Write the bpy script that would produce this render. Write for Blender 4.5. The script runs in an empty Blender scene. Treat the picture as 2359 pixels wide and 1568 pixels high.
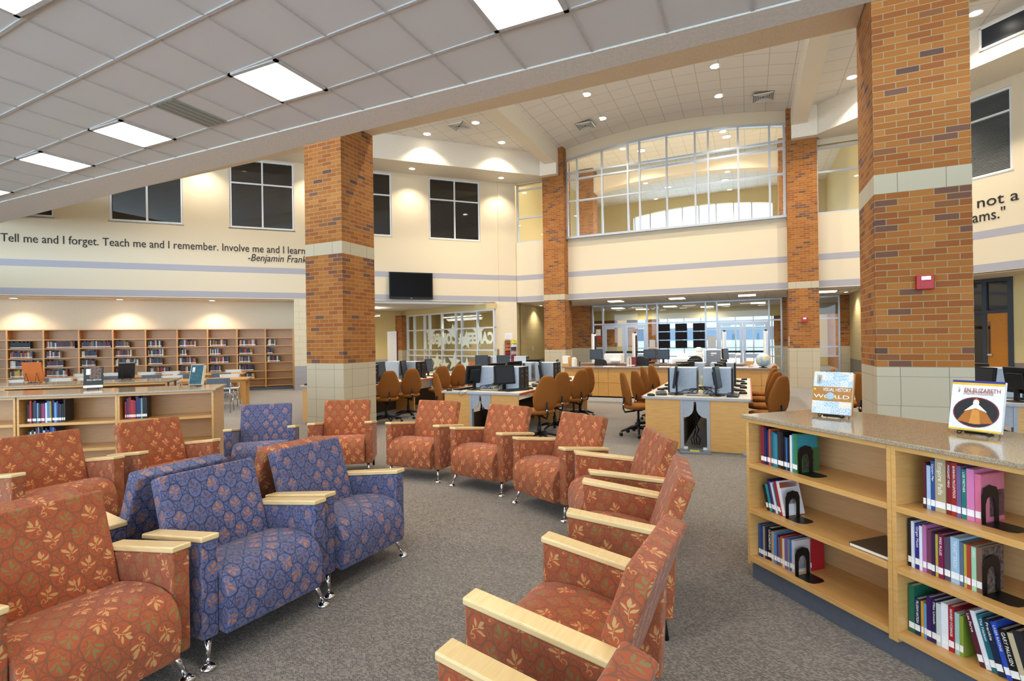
import bpy, bmesh, math, random
from mathutils import Vector, Matrix
random.seed(7)
R = math.radians
sc = bpy.context.scene
COL = sc.collection

# ------------------------------------------------------------ camera, sky, exposure
cam_d = bpy.data.cameras.new('camera')
cam_d.sensor_width = 36; cam_d.sensor_fit = 'HORIZONTAL'; cam_d.lens = 18.168
cam_d.clip_start = .05; cam_d.clip_end = 300
cam = bpy.data.objects.new('camera', cam_d); COL.objects.link(cam)
EYE, YAW, PITCH, ROLL = 1.543, .42767, .00199, -.01417
fwd = Vector((-math.sin(YAW) * math.cos(PITCH), math.cos(YAW) * math.cos(PITCH), math.sin(PITCH)))
lr = Vector((math.cos(YAW), math.sin(YAW), 0)); up0 = lr.cross(fwd)
right = lr * math.cos(ROLL) + up0 * math.sin(ROLL)
up = up0 * math.cos(ROLL) - lr * math.sin(ROLL)
m3 = Matrix((right, up, -fwd)).transposed()
cam.matrix_world = Matrix.Translation((0, 0, EYE)) @ m3.to_4x4()
sc.camera = cam

world = bpy.data.worlds.new('sky'); sc.world = world; world.use_nodes = True
bg = world.node_tree.nodes['Background']
bg.inputs['Color'].default_value = (.62, .80, 1.0, 1); bg.inputs['Strength'].default_value = 3.6
sc.view_settings.view_transform = 'Standard'; sc.view_settings.look = 'None'
sc.view_settings.gamma = 1; sc.view_settings.use_curve_mapping = False
sc.view_settings.exposure = 0.5
sc.cycles.use_denoising = True
sc.cycles.max_bounces = 7; sc.cycles.diffuse_bounces = 4; sc.cycles.glossy_bounces = 3
sc.cycles.transparent_max_bounces = 10; sc.cycles.transmission_bounces = 4
sc.cycles.sample_clamp_indirect = 4
sc.cycles.caustics_reflective = False; sc.cycles.caustics_refractive = False
LAMP_WARM = (1.0, .88, .72)
LAMP_WHITE = (1.0, .93, .84)
HALL_SPOT = 430; WASH = 80; TROFFER = 17.0; LOWT = 9.0

# ------------------------------------------------------------ materials
def hexlin(h):
    h = h.lstrip('#'); o = []
    for i in (0, 2, 4):
        c = int(h[i:i + 2], 16) / 255
        o.append(c / 12.92 if c <= .04045 else ((c + .055) / 1.055) ** 2.4)
    return (*o, 1)

class NT:
    def __init__(s, name):
        s.m = bpy.data.materials.new(name); s.m.use_nodes = True
        s.t = s.m.node_tree; s.b = s.t.nodes['Principled BSDF']; s.out = s.t.nodes['Material Output']
    def n(s, kind, inp=None, **props):
        nd = s.t.nodes.new(kind)
        for k, v in props.items(): setattr(nd, k, v)
        for k, v in (inp or {}).items():
            if isinstance(v, bpy.types.NodeSocket): s.t.links.new(v, nd.inputs[k])
            else: nd.inputs[k].default_value = v
        return nd
    def link(s, a, b): s.t.links.new(a, b)
    def math(s, op, a, b=None, c=None):
        i = {0: a}
        if b is not None: i[1] = b
        if c is not None: i[2] = c
        return s.n('ShaderNodeMath', i, operation=op).outputs[0]
    def mix(s, f, a, b):
        nd = s.n('ShaderNodeMix', data_type='RGBA')
        for k, v in ((0, f), (6, a), (7, b)):
            if isinstance(v, bpy.types.NodeSocket): s.link(v, nd.inputs[k])
            else: nd.inputs[k].default_value = v
        return nd.outputs[2]
    def ramp(s, f, stops, mode='LINEAR'):
        nd = s.n('ShaderNodeValToRGB', {0: f}); cr = nd.color_ramp; cr.interpolation = mode
        while len(cr.elements) < len(stops): cr.elements.new(.5)
        for e, (p, c) in zip(cr.elements, stops): e.position = p; e.color = c
        return nd.outputs[0]
    def uv(s): return s.n('ShaderNodeTexCoord').outputs['UV']
    def pos(s): return s.n('ShaderNodeNewGeometry').outputs['Position']
    def bump(s, h, strength=.3, dist=.01):
        nd = s.n('ShaderNodeBump', {'Height': h, 'Strength': strength, 'Distance': dist})
        s.link(nd.outputs[0], s.b.inputs['Normal'])
    def col(s, c):
        if isinstance(c, bpy.types.NodeSocket): s.link(c, s.b.inputs['Base Color'])
        else: s.b.inputs['Base Color'].default_value = c
    def set(s, rough=.6, metal=0, spec=.4):
        s.b.inputs['Roughness'].default_value = rough; s.b.inputs['Metallic'].default_value = metal
        s.b.inputs['Specular IOR Level'].default_value = spec
        return s.m

_plain = {}
def plain(h, rough=.6, metal=0, spec=.4, grain=.06, scale=40):
    key = (h, rough, metal)
    if key in _plain: return _plain[key]
    t = NT('paint_' + h.strip('#')); c = hexlin(h)
    f = t.n('ShaderNodeTexNoise', {'Vector': t.n('ShaderNodeTexCoord').outputs['Object'], 'Scale': scale, 'Detail': 2}).outputs[0]
    lo = tuple(x * (1 - grain) for x in c[:3]) + (1,); hi = tuple(min(1, x * (1 + grain)) for x in c[:3]) + (1,)
    t.col(t.ramp(f, [(.3, lo), (.7, hi)]))
    _plain[key] = t.set(rough, metal, spec); return _plain[key]

def emit(name, h, s):
    t = NT(name); t.col((0, 0, 0, 1)); t.b.inputs['Emission Color'].default_value = hexlin(h)
    t.b.inputs['Emission Strength'].default_value = s; return t.set(.5)

def wood(name, a, b, rough=.32, su=3, sv=26, coat=.25):
    t = NT(name); mp = t.n('ShaderNodeMapping', {'Vector': t.uv(), 'Scale': (su, sv, 1)})
    f = t.n('ShaderNodeTexNoise', {'Vector': mp.outputs[0], 'Scale': 2.2, 'Detail': 5, 'Roughness': .6, 'Distortion': .4}).outputs[0]
    t.col(t.ramp(f, [(.3, hexlin(a)), (.7, hexlin(b))])); t.b.inputs['Coat Weight'].default_value = coat
    t.b.inputs['Coat Roughness'].default_value = .15
    return t.set(rough)

def brickmat():
    t = NT('brick'); uv = t.uv()
    kw = dict(offset=.5)
    def br(c1, c2, mo):
        nd = t.n('ShaderNodeTexBrick', {'Vector': uv, 'Scale': 1, 'Mortar Size': .0046, 'Mortar Smooth': .1, 'Bias': 0,
             'Brick Width': .2033, 'Row Height': .06775, 'Color1': c1, 'Color2': c2, 'Mortar': mo}, **kw); return nd
    nd = br((0, 0, 0, 1), (1, 1, 1, 1), (.5, .5, .5, 1))
    pal = t.ramp(nd.outputs[0], [(0, hexlin('a86a32')), (.20, hexlin('9f622f')), (.40, hexlin('ae7139')), (.55, hexlin('97592e')),
          (.70, hexlin('a66833')), (.84, hexlin('8a5a39')), (.91, hexlin('765243')), (.97, hexlin('664a41'))], 'CONSTANT')
    sp = t.n('ShaderNodeTexNoise', {'Vector': uv, 'Scale': 90, 'Detail': 3}).outputs[0]
    pal = t.mix(t.math('MULTIPLY', t.math('SUBTRACT', sp, .35), .5), pal, hexlin('5a3a24'))
    t.col(t.mix(nd.outputs[1], pal, hexlin('a28c66')))
    t.bump(t.math('SUBTRACT', 1.0, nd.outputs[1]), .6, .006)
    return t.set(.85, 0, .2)

def blockmat(name, h, joint, bw=.406, rh=.2032, mort=.004, low=None, lowz=.82, gloss=.6):
    t = NT(name); uv = t.uv()
    nd = t.n('ShaderNodeTexBrick', {'Vector': uv, 'Scale': 1, 'Mortar Size': mort, 'Mortar Smooth': .3, 'Brick Width': bw, 'Row Height': rh,
        'Color1': (0, 0, 0, 1), 'Color2': (1, 1, 1, 1), 'Mortar': (.5, .5, .5, 1)}, offset=.5)
    c = t.ramp(nd.outputs[0], [(0, tuple(x * .95 for x in hexlin(h)[:3]) + (1,)), (1, hexlin(h))])
    j = hexlin(joint)
    if low:
        z = t.n('ShaderNodeSeparateXYZ', {0: t.pos()}).outputs[2]
        isl = t.math('LESS_THAN', z, lowz)
        c = t.mix(isl, c, hexlin(low)); j = t.mix(isl, j, tuple(x * .8 for x in hexlin(low)[:3]) + (1,))
    sp = t.n('ShaderNodeTexNoise', {'Vector': uv, 'Scale': 60, 'Detail': 3}).outputs[0]
    c = t.mix(t.math('MULTIPLY', sp, .12), c, (.25, .22, .17, 1))
    t.col(t.mix(nd.outputs[1], c, j)); t.bump(t.math('SUBTRACT', 1.0, nd.outputs[1]), .35, .004)
    return t.set(gloss, 0, .3)

def wallmat():
    t = NT('cream_wall_with_grey_stripes'); z = t.n('ShaderNodeSeparateXYZ', {0: t.pos()}).outputs[2]
    f = t.math('DIVIDE', z, 10)
    cream, grey = hexlin('dccdb0'), hexlin('a9a6ac')
    c = t.ramp(f, [(0, cream), (.305, grey), (.3255, cream), (.3885, grey), (.4085, cream)], 'CONSTANT')
    nz = t.n('ShaderNodeTexNoise', {'Vector': t.pos(), 'Scale': 60, 'Detail': 2}).outputs[0]
    t.col(c); t.bump(nz, .05, .003)
    return t.set(.65, 0, .3)

def carpetmat():
    t = NT('loop_pile_carpet'); uv = t.uv()
    d = t.n('ShaderNodeTexNoise', {'Vector': uv, 'Scale': 30, 'Detail': 2})
    vv = t.n('ShaderNodeVectorMath', {0: uv, 1: t.n('ShaderNodeVectorMath', {0: d.outputs[1], 'Scale': .006}, operation='SCALE').outputs[0]}, operation='ADD').outputs[0]
    nd = t.n('ShaderNodeTexBrick', {'Vector': vv, 'Scale': 1, 'Mortar Size': .0012, 'Mortar Smooth': 1, 'Brick Width': .013, 'Row Height': .0068,
        'Color1': (0, 0, 0, 1), 'Color2': (1, 1, 1, 1), 'Mortar': (.5, .5, .5, 1)}, offset=.5)
    c = t.ramp(nd.outputs[0], [(0, hexlin('59544f')), (.3, hexlin('746e67')), (.55, hexlin('8f887e')), (.8, hexlin('aaa195')), (.95, hexlin('6e5c53'))])
    big = t.n('ShaderNodeTexNoise', {'Vector': uv, 'Scale': 1.2, 'Detail': 3}).outputs[0]
    c = t.mix(t.math('MULTIPLY', big, .12), c, hexlin('8d8172'))
    t.col(t.mix(nd.outputs[1], c, hexlin('3f3a36'))); t.bump(t.math('SUBTRACT', 1.0, nd.outputs[1]), .8, .004)
    t.b.inputs['Sheen Weight'].default_value = 1.0; t.b.inputs['Sheen Roughness'].default_value = .22; t.b.inputs['Sheen Tint'].default_value = (1, .95, .88, 1)
    return t.set(.95, 0, .1)

def tilemat(name, h, size=.6096, lines=False):
    t = NT(name); uv = t.uv()
    nz = t.n('ShaderNodeTexNoise', {'Vector': uv, 'Scale': 220, 'Detail': 2}).outputs[0]
    c = t.ramp(nz, [(.35, tuple(x * .9 for x in hexlin(h)[:3]) + (1,)), (.6, hexlin(h))])
    if lines:
        nd = t.n('ShaderNodeTexBrick', {'Vector': uv, 'Scale': 1, 'Mortar Size': .009, 'Mortar Smooth': .2, 'Brick Width': size, 'Row Height': size,
             'Color1': (0, 0, 0, 1), 'Color2': (1, 1, 1, 1), 'Mortar': (.5, .5, .5, 1)}, offset=0)
        c = t.mix(nd.outputs[1], c, tuple(x * .62 for x in hexlin(h)[:3]) + (1,))
    t.col(c); t.bump(nz, .1, .003); return t.set(.9, 0, .1)

def fabricmat(name, base, line, leaf1, leaf2, W=.105, H=.152):
    """woven upholstery: staggered oval medallions of vine, each holding a leaf sprig, with curls between"""
    t = NT(name); uv = t.uv(); mth = t.math
    dn = t.n('ShaderNodeTexNoise', {'Vector': uv, 'Scale': 16, 'Detail': 2}).outputs[1]
    off = t.n('ShaderNodeVectorMath', {0: t.n('ShaderNodeVectorMath', {0: dn, 1: (.5, .5, .5)}, operation='SUBTRACT').outputs[0], 'Scale': .030}, operation='SCALE').outputs[0]
    s = t.n('ShaderNodeSeparateXYZ', {0: t.n('ShaderNodeVectorMath', {0: uv, 1: off}, operation='ADD').outputs[0]})
    U = mth('DIVIDE', s.outputs[0], W); V = mth('DIVIDE', s.outputs[1], H)
    def grid(o):
        iu = mth('ADD', mth('ROUND', mth('SUBTRACT', U, o)), o); iv = mth('ADD', mth('ROUND', mth('SUBTRACT', V, o)), o)
        x = mth('SUBTRACT', U, iu); y = mth('SUBTRACT', V, iv)
        return iu, iv, x, y, mth('SQRT', mth('ADD', mth('MULTIPLY', x, x), mth('MULTIPLY', y, y)))
    A, B = grid(0.0), grid(.5); useB = mth('LESS_THAN', B[4], A[4])
    sel = lambda k: mth('ADD', mth('MULTIPLY', A[k], mth('SUBTRACT', 1.0, useB)), mth('MULTIPLY', B[k], useB))
    iu, iv, x, y, d = (sel(k) for k in range(5))
    rnd = t.n('ShaderNodeTexWhiteNoise', {'Vector': t.n('ShaderNodeCombineXYZ', {0: iu, 1: iv}).outputs[0]}, noise_dimensions='2D')
    rc = t.n('ShaderNodeSeparateColor', {0: rnd.outputs['Color']})
    # turn and flip the sprig from medallion to medallion
    flip = mth('SUBTRACT', mth('MULTIPLY', mth('GREATER_THAN', rc.outputs[0], .5), 2.0), 1.0)
    ang = mth('MULTIPLY', mth('SUBTRACT', rc.outputs[1], .5), 1.5); ca, sa = mth('COSINE', ang), mth('SINE', ang)
    yy0 = mth('MULTIPLY', y, H / W); x0 = mth('MULTIPLY', x, flip)
    X = mth('SUBTRACT', mth('MULTIPLY', x0, ca), mth('MULTIPLY', yy0, sa)); Y = mth('ADD', mth('MULTIPLY', x0, sa), mth('MULTIPLY', yy0, ca))
    def leaf(cx, cy, phi, la, lb):
        px, py = mth('SUBTRACT', X, cx), mth('SUBTRACT', Y, cy); c, q = math.cos(phi), math.sin(phi)
        u = mth('DIVIDE', mth('ADD', mth('MULTIPLY', px, c), mth('MULTIPLY', py, q)), la); v = mth('SUBTRACT', mth('MULTIPLY', py, c), mth('MULTIPLY', px, q))
        return mth('LESS_THAN', mth('ABSOLUTE', v), mth('MULTIPLY', lb, mth('SUBTRACT', 1.0, mth('MULTIPLY', u, u))))
    def ring(cx, cy, r, w):
        px, py = mth('SUBTRACT', X, cx), mth('SUBTRACT', Y, cy)
        q = mth('SQRT', mth('ADD', mth('MULTIPLY', px, px), mth('MULTIPLY', py, py)))
        return mth('MULTIPLY', mth('LESS_THAN', mth('ABSOLUTE', mth('SUBTRACT', q, r)), w), mth('GREATER_THAN', mth('ADD', px, py), -r * .7))
    lv = leaf(.02, .27, 1.45, .17, .062)
    for q in ((-.17, .10, 2.5, .16, .055), (.18, .05, .55, .17, .05), (.11, .20, .95, .11, .035), (-.10, -.08, 2.75, .10, .035)): lv = mth('MAXIMUM', lv, leaf(*q))
    stem = mth('MULTIPLY', mth('LESS_THAN', mth('ABSOLUTE', mth('SUBTRACT', X, mth('MULTIPLY', .05, mth('SINE', mth('MULTIPLY', Y, 9.0))))), .013), mth('LESS_THAN', mth('ABSOLUTE', mth('ADD', Y, .06)), .24))
    lv = mth('MAXIMUM', lv, mth('MAXIMUM', stem, ring(.06, -.27, .075, .013)))
    kind = mth('GREATER_THAN', rc.outputs[2], .42); lc = t.mix(kind, hexlin(leaf2), hexlin(leaf1))
    vine = mth('LESS_THAN', mth('ABSOLUTE', mth('SUBTRACT', d, .348)), .021)
    border = mth('LESS_THAN', mth('ABSOLUTE', mth('SUBTRACT', A[4], B[4])), .026)
    vine = mth('MAXIMUM', vine, mth('MULTIPLY', border, mth('GREATER_THAN', d, .352)))
    vine = mth('MAXIMUM', vine, mth('MULTIPLY', mth('MAXIMUM', ring(-.16, -.24, .075, .017), ring(.19, -.22, .06, .017)), mth('LESS_THAN', d, .33)))
    vine = mth('MAXIMUM', vine, mth('MULTIPLY', ring(.0, .60, .085, .018), mth('GREATER_THAN', d, .2)))
    weave = t.n('ShaderNodeTexNoise', {'Vector': uv, 'Scale': 500, 'Detail': 1}).outputs[0]
    b = hexlin(base)
    c = t.ramp(weave, [(.3, tuple(q * .86 for q in b[:3]) + (1,)), (.7, b)])
    c = t.mix(mth('MULTIPLY', vine, .7), c, hexlin(line)); c = t.mix(mth('MULTIPLY', lv, .82), c, lc)
    t.col(c); t.bump(weave, .12, .002)
    t.b.inputs['Sheen Weight'].default_value = .15; t.b.inputs['Sheen Roughness'].default_value = .5
    return t.set(.85, 0, .15)

def granitemat():
    t = NT('polished_granite'); p = t.n('ShaderNodeTexCoord').outputs['Object']
    v = t.n('ShaderNodeTexVoronoi', {'Vector': p, 'Scale': 420}).outputs['Color']
    g = t.n('ShaderNodeSeparateColor', {0: v}).outputs[0]
    t.col(t.ramp(g, [(0, hexlin('766a58')), (.15, hexlin('8f8067')), (.5, hexlin('a3927a')), (.85, hexlin('b2a287')), (1, hexlin('c8bba2'))]))
    return t.set(.1, 0, .5)

def glassmat(name, tint=(.93, .97, .97, 1), refl=1.0, base=.0):
    t = NT(name); t.t.nodes.remove(t.b)
    tr = t.n('ShaderNodeBsdfTransparent', {'Color': tint}); gl = t.n('ShaderNodeBsdfGlossy', {'Roughness': 0.0, 'Color': (1, 1, 1, 1)})
    fr = t.n('ShaderNodeFresnel', {'IOR': 1.5}).outputs[0]
    mx = t.n('ShaderNodeMixShader', {0: t.math('MINIMUM', .9, t.math('ADD', base, t.math('MULTIPLY', fr, refl))), 1: tr.outputs[0], 2: gl.outputs[0]})
    t.link(mx.outputs[0], t.out.inputs[0]); return t.m

M = {}
M['brick'] = brickmat()
M['stone'] = blockmat('cast_stone_block', 'c3b79c', '807860', .4065, .3048, .0035)
M['cmu'] = blockmat('painted_block', 'ded3b6', 'b3a88c', .406, .2032, .004, low='a6a4a8')
M['cmu_yellow'] = blockmat('yellow_painted_block', 'd3c08c', 'b5a474', .406, .2032, .004, low='8c8474', lowz=.78)
M['wall'] = wallmat()
M['cream'] = plain('#e6d8bb', .7)
M['yellow'] = plain('#d6c088', .7)
M['carpet'] = carpetmat()
M['tile'] = tilemat('mineral_fibre_tile', 'eeebe6')
M['tile_lines'] = tilemat('white_ceiling_tile', 'f3efe8', lines=True)
M['tbar'] = plain('#cfcbc6', .45)
M['drywall'] = plain('#ece4d8', .7)
M['soffit'] = plain('#ecdabf', .7)
M['beam'] = plain('#efe6d4', .7)
M['orange'] = fabricmat('orange_vine_fabric', 'b05a37', '70553f', 'cda368', '7f7a4c')
M['blue'] = fabricmat('blue_vine_fabric', '676c90', '26263e', 'b97746', '5f4a4e')
M['maple'] = wood('maple', 'd09a54', 'dcad69')
M['maple_pale'] = wood('pale_maple', 'e6c487', 'f0d49c', .28)
M['maple_dk'] = wood('honey_maple', 'cd8f45', 'd9a056')
M['maple_in'] = wood('shelf_back_maple', 'c79a66', 'd0a672', .5)
M['chrome'] = plain('#e6e6e6', .12, 1)
M['alu'] = plain('#c3c5c8', .35, .55)
M['alu_white'] = plain('#e4e6e8', .4, .1)
M['black'] = plain('#141416', .45)
M['blackmetal'] = plain('#1b1a1a', .35, .3)
M['screen'] = plain('#050506', .35, 0, .15)
M['screen_dk'] = plain('#2a3038', .3)
M['tower'] = plain('#b4c0cd', .5)
M['greylam'] = plain('#a3a8b0', .5)
M['desktop'] = plain('#d6cdbc', .35)
M['deskedge'] = plain('#a9aeb4', .5)
M['rededge'] = plain('#b4502f', .4)
M['kick'] = plain('#5d6067', .6)
M['granite'] = granitemat()
M['counter'] = plain('#8d8078', .25)
M['ofabric'] = plain('#8f5826', .9, 0, .15, .1, 300)
M['whitep'] = plain('#f2f0ea', .6)
M['red'] = plain('#b3201f', .35)
M['greyplastic'] = plain('#7b8088', .4)
M['chairgrey'] = plain('#6d7887', .5)
M['chairwhite'] = plain('#dcdcd8', .5)
M['glass'] = glassmat('clear_glass', refl=.6)
M['archglass'] = glassmat('arch_glass', (.93, .96, .95, 1), 1.3)
M['darkglass'] = plain('#0b0b0c', .03, 0, .9)  # dark colour stands in for the unlit room behind the window panes
M['letter'] = plain('#241a16', .6)
M['troffer'] = emit('troffer_light', 'fff6e8', TROFFER)
M['lowt'] = emit('soffit_troffer_light', 'fff0d4', LOWT)
M['lens'] = emit('downlight_lens', 'fff4de', 14)
M['darkframe'] = plain('#3a4048', .5)

# ------------------------------------------------------------ mesh helper
class MB:
    def __init__(s): s.v = []; s.f = []; s.u = []; s.m = []
    def add(s, vs, fs, mi=0, uvs=None):
        o = len(s.v); s.v += [tuple(p) for p in vs]
        for i, f in enumerate(fs):
            s.f.append([o + k for k in f]); s.m.append(mi); s.u.append(uvs[i] if uvs else None)
        return s
    def box(s, x0, x1, y0, y1, z0, z1, mi=0):
        v = [(x, y, z) for z in (z0, z1) for y in (y0, y1) for x in (x0, x1)]
        return s.add(v, [(0, 2, 3, 1), (4, 5, 7, 6), (0, 1, 5, 4), (2, 6, 7, 3), (0, 4, 6, 2), (1, 3, 7, 5)], mi)
    def prism(s, pts, a0, a1, ax='x', mi=0):
        n = len(pts)
        mk = {'x': lambda p, a: (a, p[0], p[1]), 'y': lambda p, a: (p[0], a, p[1]), 'z': lambda p, a: (p[0], p[1], a)}[ax]
        v = [mk(p, a0) for p in pts] + [mk(p, a1) for p in pts]
        return s.add(v, [list(range(n))[::-1], list(range(n, 2 * n))] + [(i, (i + 1) % n, n + (i + 1) % n, n + i) for i in range(n)], mi)
    def strip(s, prof, x0, x1, mi=0):          # closed profile in (y, z) swept along x with arc-length uv
        n = len(prof); v = [(x0, *p) for p in prof] + [(x1, *p) for p in prof]; d = [0]
        for i in range(n): a, b = prof[i], prof[(i + 1) % n]; d.append(d[-1] + math.hypot(b[0] - a[0], b[1] - a[1]))
        fs = []; us = []
        for i in range(n):
            j = (i + 1) % n; fs.append((i, j, n + j, n + i)); us.append([(x0, d[i]), (x0, d[i + 1]), (x1, d[i + 1]), (x1, d[i])])
        fs += [list(range(n))[::-1], list(range(n, 2 * n))]
        us += [[p for p in prof][::-1], list(prof)]
        return s.add(v, fs, mi, us)
    def lathe(s, prof, n=16, c=(0, 0, 0), mi=0, ax='z'):
        vs = []
        for r, z in prof:
            for i in range(n):
                a = 2 * math.pi * i / n; q = (r * math.cos(a), r * math.sin(a), z)
                if ax == 'x': q = (q[2], q[0], q[1])
                if ax == 'y': q = (q[0], q[2], q[1])
                vs.append((q[0] + c[0], q[1] + c[1], q[2] + c[2]))
        fs = [[k * n + i, k * n + (i + 1) % n, (k + 1) * n + (i + 1) % n, (k + 1) * n + i] for k in range(len(prof) - 1) for i in range(n)]
        fs += [list(range(n))[::-1], [(len(prof) - 1) * n + i for i in range(n)]]
        return s.add(vs, fs, mi)
    def tube(s, path, r, n=8, mi=0):
        path = [Vector(p) for p in path]; k = len(path); rs = r if isinstance(r, (list, tuple)) else [r] * k; vs = []
        ref = None
        for i, p in enumerate(path):
            t = (path[min(i + 1, k - 1)] - path[max(i - 1, 0)]).normalized()
            if ref is None: ref = Vector((0, 0, 1)) if abs(t.z) < .9 else Vector((1, 0, 0))
            a = t.cross(ref).normalized(); b = a.cross(t); ref = b
            for j in range(n):
                w = 2 * math.pi * j / n; vs.append(p + rs[i] * (a * math.cos(w) + b * math.sin(w)))
        fs = [[q * n + i, q * n + (i + 1) % n, (q + 1) * n + (i + 1) % n, (q + 1) * n + i] for q in range(k - 1) for i in range(n)]
        fs += [list(range(n))[::-1], [(k - 1) * n + i for i in range(n)]]
        return s.add(vs, fs, mi)
    def mesh(s, name, mats, smooth=False):
        me = bpy.data.meshes.new(name); me.from_pydata(s.v, [], s.f)
        mats = mats if isinstance(mats, (list, tuple)) else [mats]
        for x in mats: me.materials.append(x)
        uvl = me.uv_layers.new(name='uv')
        for p in me.polygons:
            p.material_index = min(s.m[p.index], len(mats) - 1); p.use_smooth = smooth
            nrm = p.normal; cu = s.u[p.index]
            for k, li in enumerate(p.loop_indices):
                if cu: uvl.data[li].uv = cu[k]; continue
                c = me.vertices[me.loops[li].vertex_index].co
                if abs(nrm.z) > .7: uvl.data[li].uv = (c.x, c.y)
                elif abs(nrm.x) > abs(nrm.y): uvl.data[li].uv = (c.y, c.z)
                else: uvl.data[li].uv = (c.x, c.z)
        bm = bmesh.new(); bm.from_mesh(me); bmesh.ops.recalc_face_normals(bm, faces=bm.faces); bm.to_mesh(me); bm.free()
        return me
    def build(s, name, mats, parent=None, loc=(0, 0, 0), rz=0, bevel=0, seg=2, smooth=False, label=None):
        o = bpy.data.objects.new(name, s.mesh(name, mats, smooth or bevel > 0)); COL.objects.link(o)
        o.location = loc; o.rotation_euler = (0, 0, rz)
        if parent: o.parent = parent
        if bevel:
            b = o.modifiers.new('bevel', 'BEVEL'); b.width = bevel; b.segments = seg; b.limit_method = 'ANGLE'; b.angle_limit = R(35)
            b.harden_normals = True
        if label: o['label'] = label
        return o
def box(*a, mi=0): return MB().box(*a, mi=mi)
def thing(name, label, cat, loc=(0, 0, 0), rz=0, group=None):
    o = bpy.data.objects.new(name, None); COL.objects.link(o); o.location = loc; o.rotation_euler = (0, 0, rz)
    o.empty_display_size = .1
    o['label'] = label; o['category'] = cat
    if group: o['group'] = group
    return o
def tag(o, label, cat, group=None):
    o['label'] = label; o['category'] = cat
    if group: o['group'] = group
    return o
def struct(name, mb, mat, loc=(0, 0, 0), rz=0, bevel=0, smooth=False):
    o = mb.build(name, mat, None, loc, rz, bevel, smooth=smooth); o['kind'] = 'structure'; return o
KIDS = {}
def kids(o): return [c for c in o.children]
def dup(root, loc, rz, label=None, group=None):
    r = root.copy(); COL.objects.link(r); r.location = loc; r.rotation_euler = (0, 0, rz)
    if label: r['label'] = label
    if group: r['group'] = group
    for ch in list(root.children):
        c = ch.copy(); COL.objects.link(c); c.parent = r
        for g in ch.children:
            d = g.copy(); COL.objects.link(d); d.parent = c
    return r
def textmesh(name, body, size, mat, parent=None, width=None, extrude=.003, shear=0, mirror=False, bold=0, align='LEFT'):
    cu = bpy.data.curves.new('t', 'FONT'); cu.body = body; cu.size = size; cu.extrude = extrude; cu.shear = shear; cu.offset = bold
    cu.align_x = align; cu.resolution_u = 3
    o = bpy.data.objects.new('t', cu); COL.objects.link(o)
    dg = bpy.context.evaluated_depsgraph_get(); dg.update()
    me = bpy.data.meshes.new_from_object(o.evaluated_get(dg)); bpy.data.objects.remove(o); bpy.data.curves.remove(cu)
    xs = [v.co.x for v in me.vertices]
    if width:
        k = width / (max(xs) - min(xs))
        for v in me.vertices: v.co.x *= k
    if mirror:
        for v in me.vertices: v.co.x = -v.co.x
        me.flip_normals()
    me.materials.clear(); me.materials.append(mat)
    q = bpy.data.objects.new(name, me); COL.objects.link(q)
    if parent: q.parent = parent
    return q
def spot(parent, loc, power, angle=110, blend=.6, target=(0, 0, -1), color=LAMP_WARM, size=.06):
    l = bpy.data.lights.new('lamp', 'SPOT'); l.energy = power; l.spot_size = R(angle); l.spot_blend = blend; l.color = color; l.shadow_soft_size = size
    o = bpy.data.objects.new('lamp', l); COL.objects.link(o); o.parent = parent; o.location = loc
    o.rotation_euler = Vector(target).to_track_quat('-Z', 'Y').to_euler()
    return o
def wordsplit(q, name, gap):
    """break a line of lettering into one mesh per word, children of an empty"""
    me = q.data; adj = [[] for _ in me.vertices]
    for e in me.edges: a, b = e.vertices; adj[a].append(b); adj[b].append(a)
    seen = [-1] * len(adj); isl = []
    for i in range(len(adj)):
        if seen[i] >= 0: continue
        st = [i]; seen[i] = len(isl); xs = []
        while st:
            k = st.pop(); xs.append(me.vertices[k].co.x)
            for j in adj[k]:
                if seen[j] < 0: seen[j] = len(isl); st.append(j)
        isl.append((min(xs), max(xs)))
    order = sorted(range(len(isl)), key=lambda k: isl[k][0]); word = {}; w = 0; mx = None
    for k in order:
        if mx is not None and isl[k][0] - mx > gap: w += 1
        word[k] = w; mx = isl[k][1] if mx is None else max(mx, isl[k][1])
    root = bpy.data.objects.new(name, None); COL.objects.link(root)
    for ww in range(w + 1):
        idx = {}; vs = []; fs = []
        for pl in me.polygons:
            if word[seen[pl.vertices[0]]] != ww: continue
            f = []
            for v in pl.vertices:
                if v not in idx: idx[v] = len(vs); vs.append(tuple(me.vertices[v].co))
                f.append(idx[v])
            fs.append(f)
        m2 = bpy.data.meshes.new('word'); m2.from_pydata(vs, [], fs); m2.materials.append(me.materials[0])
        o = bpy.data.objects.new('word', m2); COL.objects.link(o); o.parent = root
    bpy.data.objects.remove(q); return root
ORD = ['zeroth', 'first', 'second', 'third', 'fourth', 'fifth', 'sixth', 'seventh', 'eighth', 'ninth', 'tenth', 'eleventh', 'twelfth', 'thirteenth',
       'fourteenth', 'fifteenth', 'sixteenth', 'seventeenth', 'eighteenth', 'nineteenth', 'twentieth', 'twenty-first', 'twenty-second', 'twenty-third', 'twenty-fourth']
A45 = R(45)

# ============================================================ THE SETTING
LW, RW = 18.79, 15.35            # distance of the two slanted walls in their own 45 degree frames
struct('floor', box(-30, 16, -6, 34, -.1, 0), M['carpet'])

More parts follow.
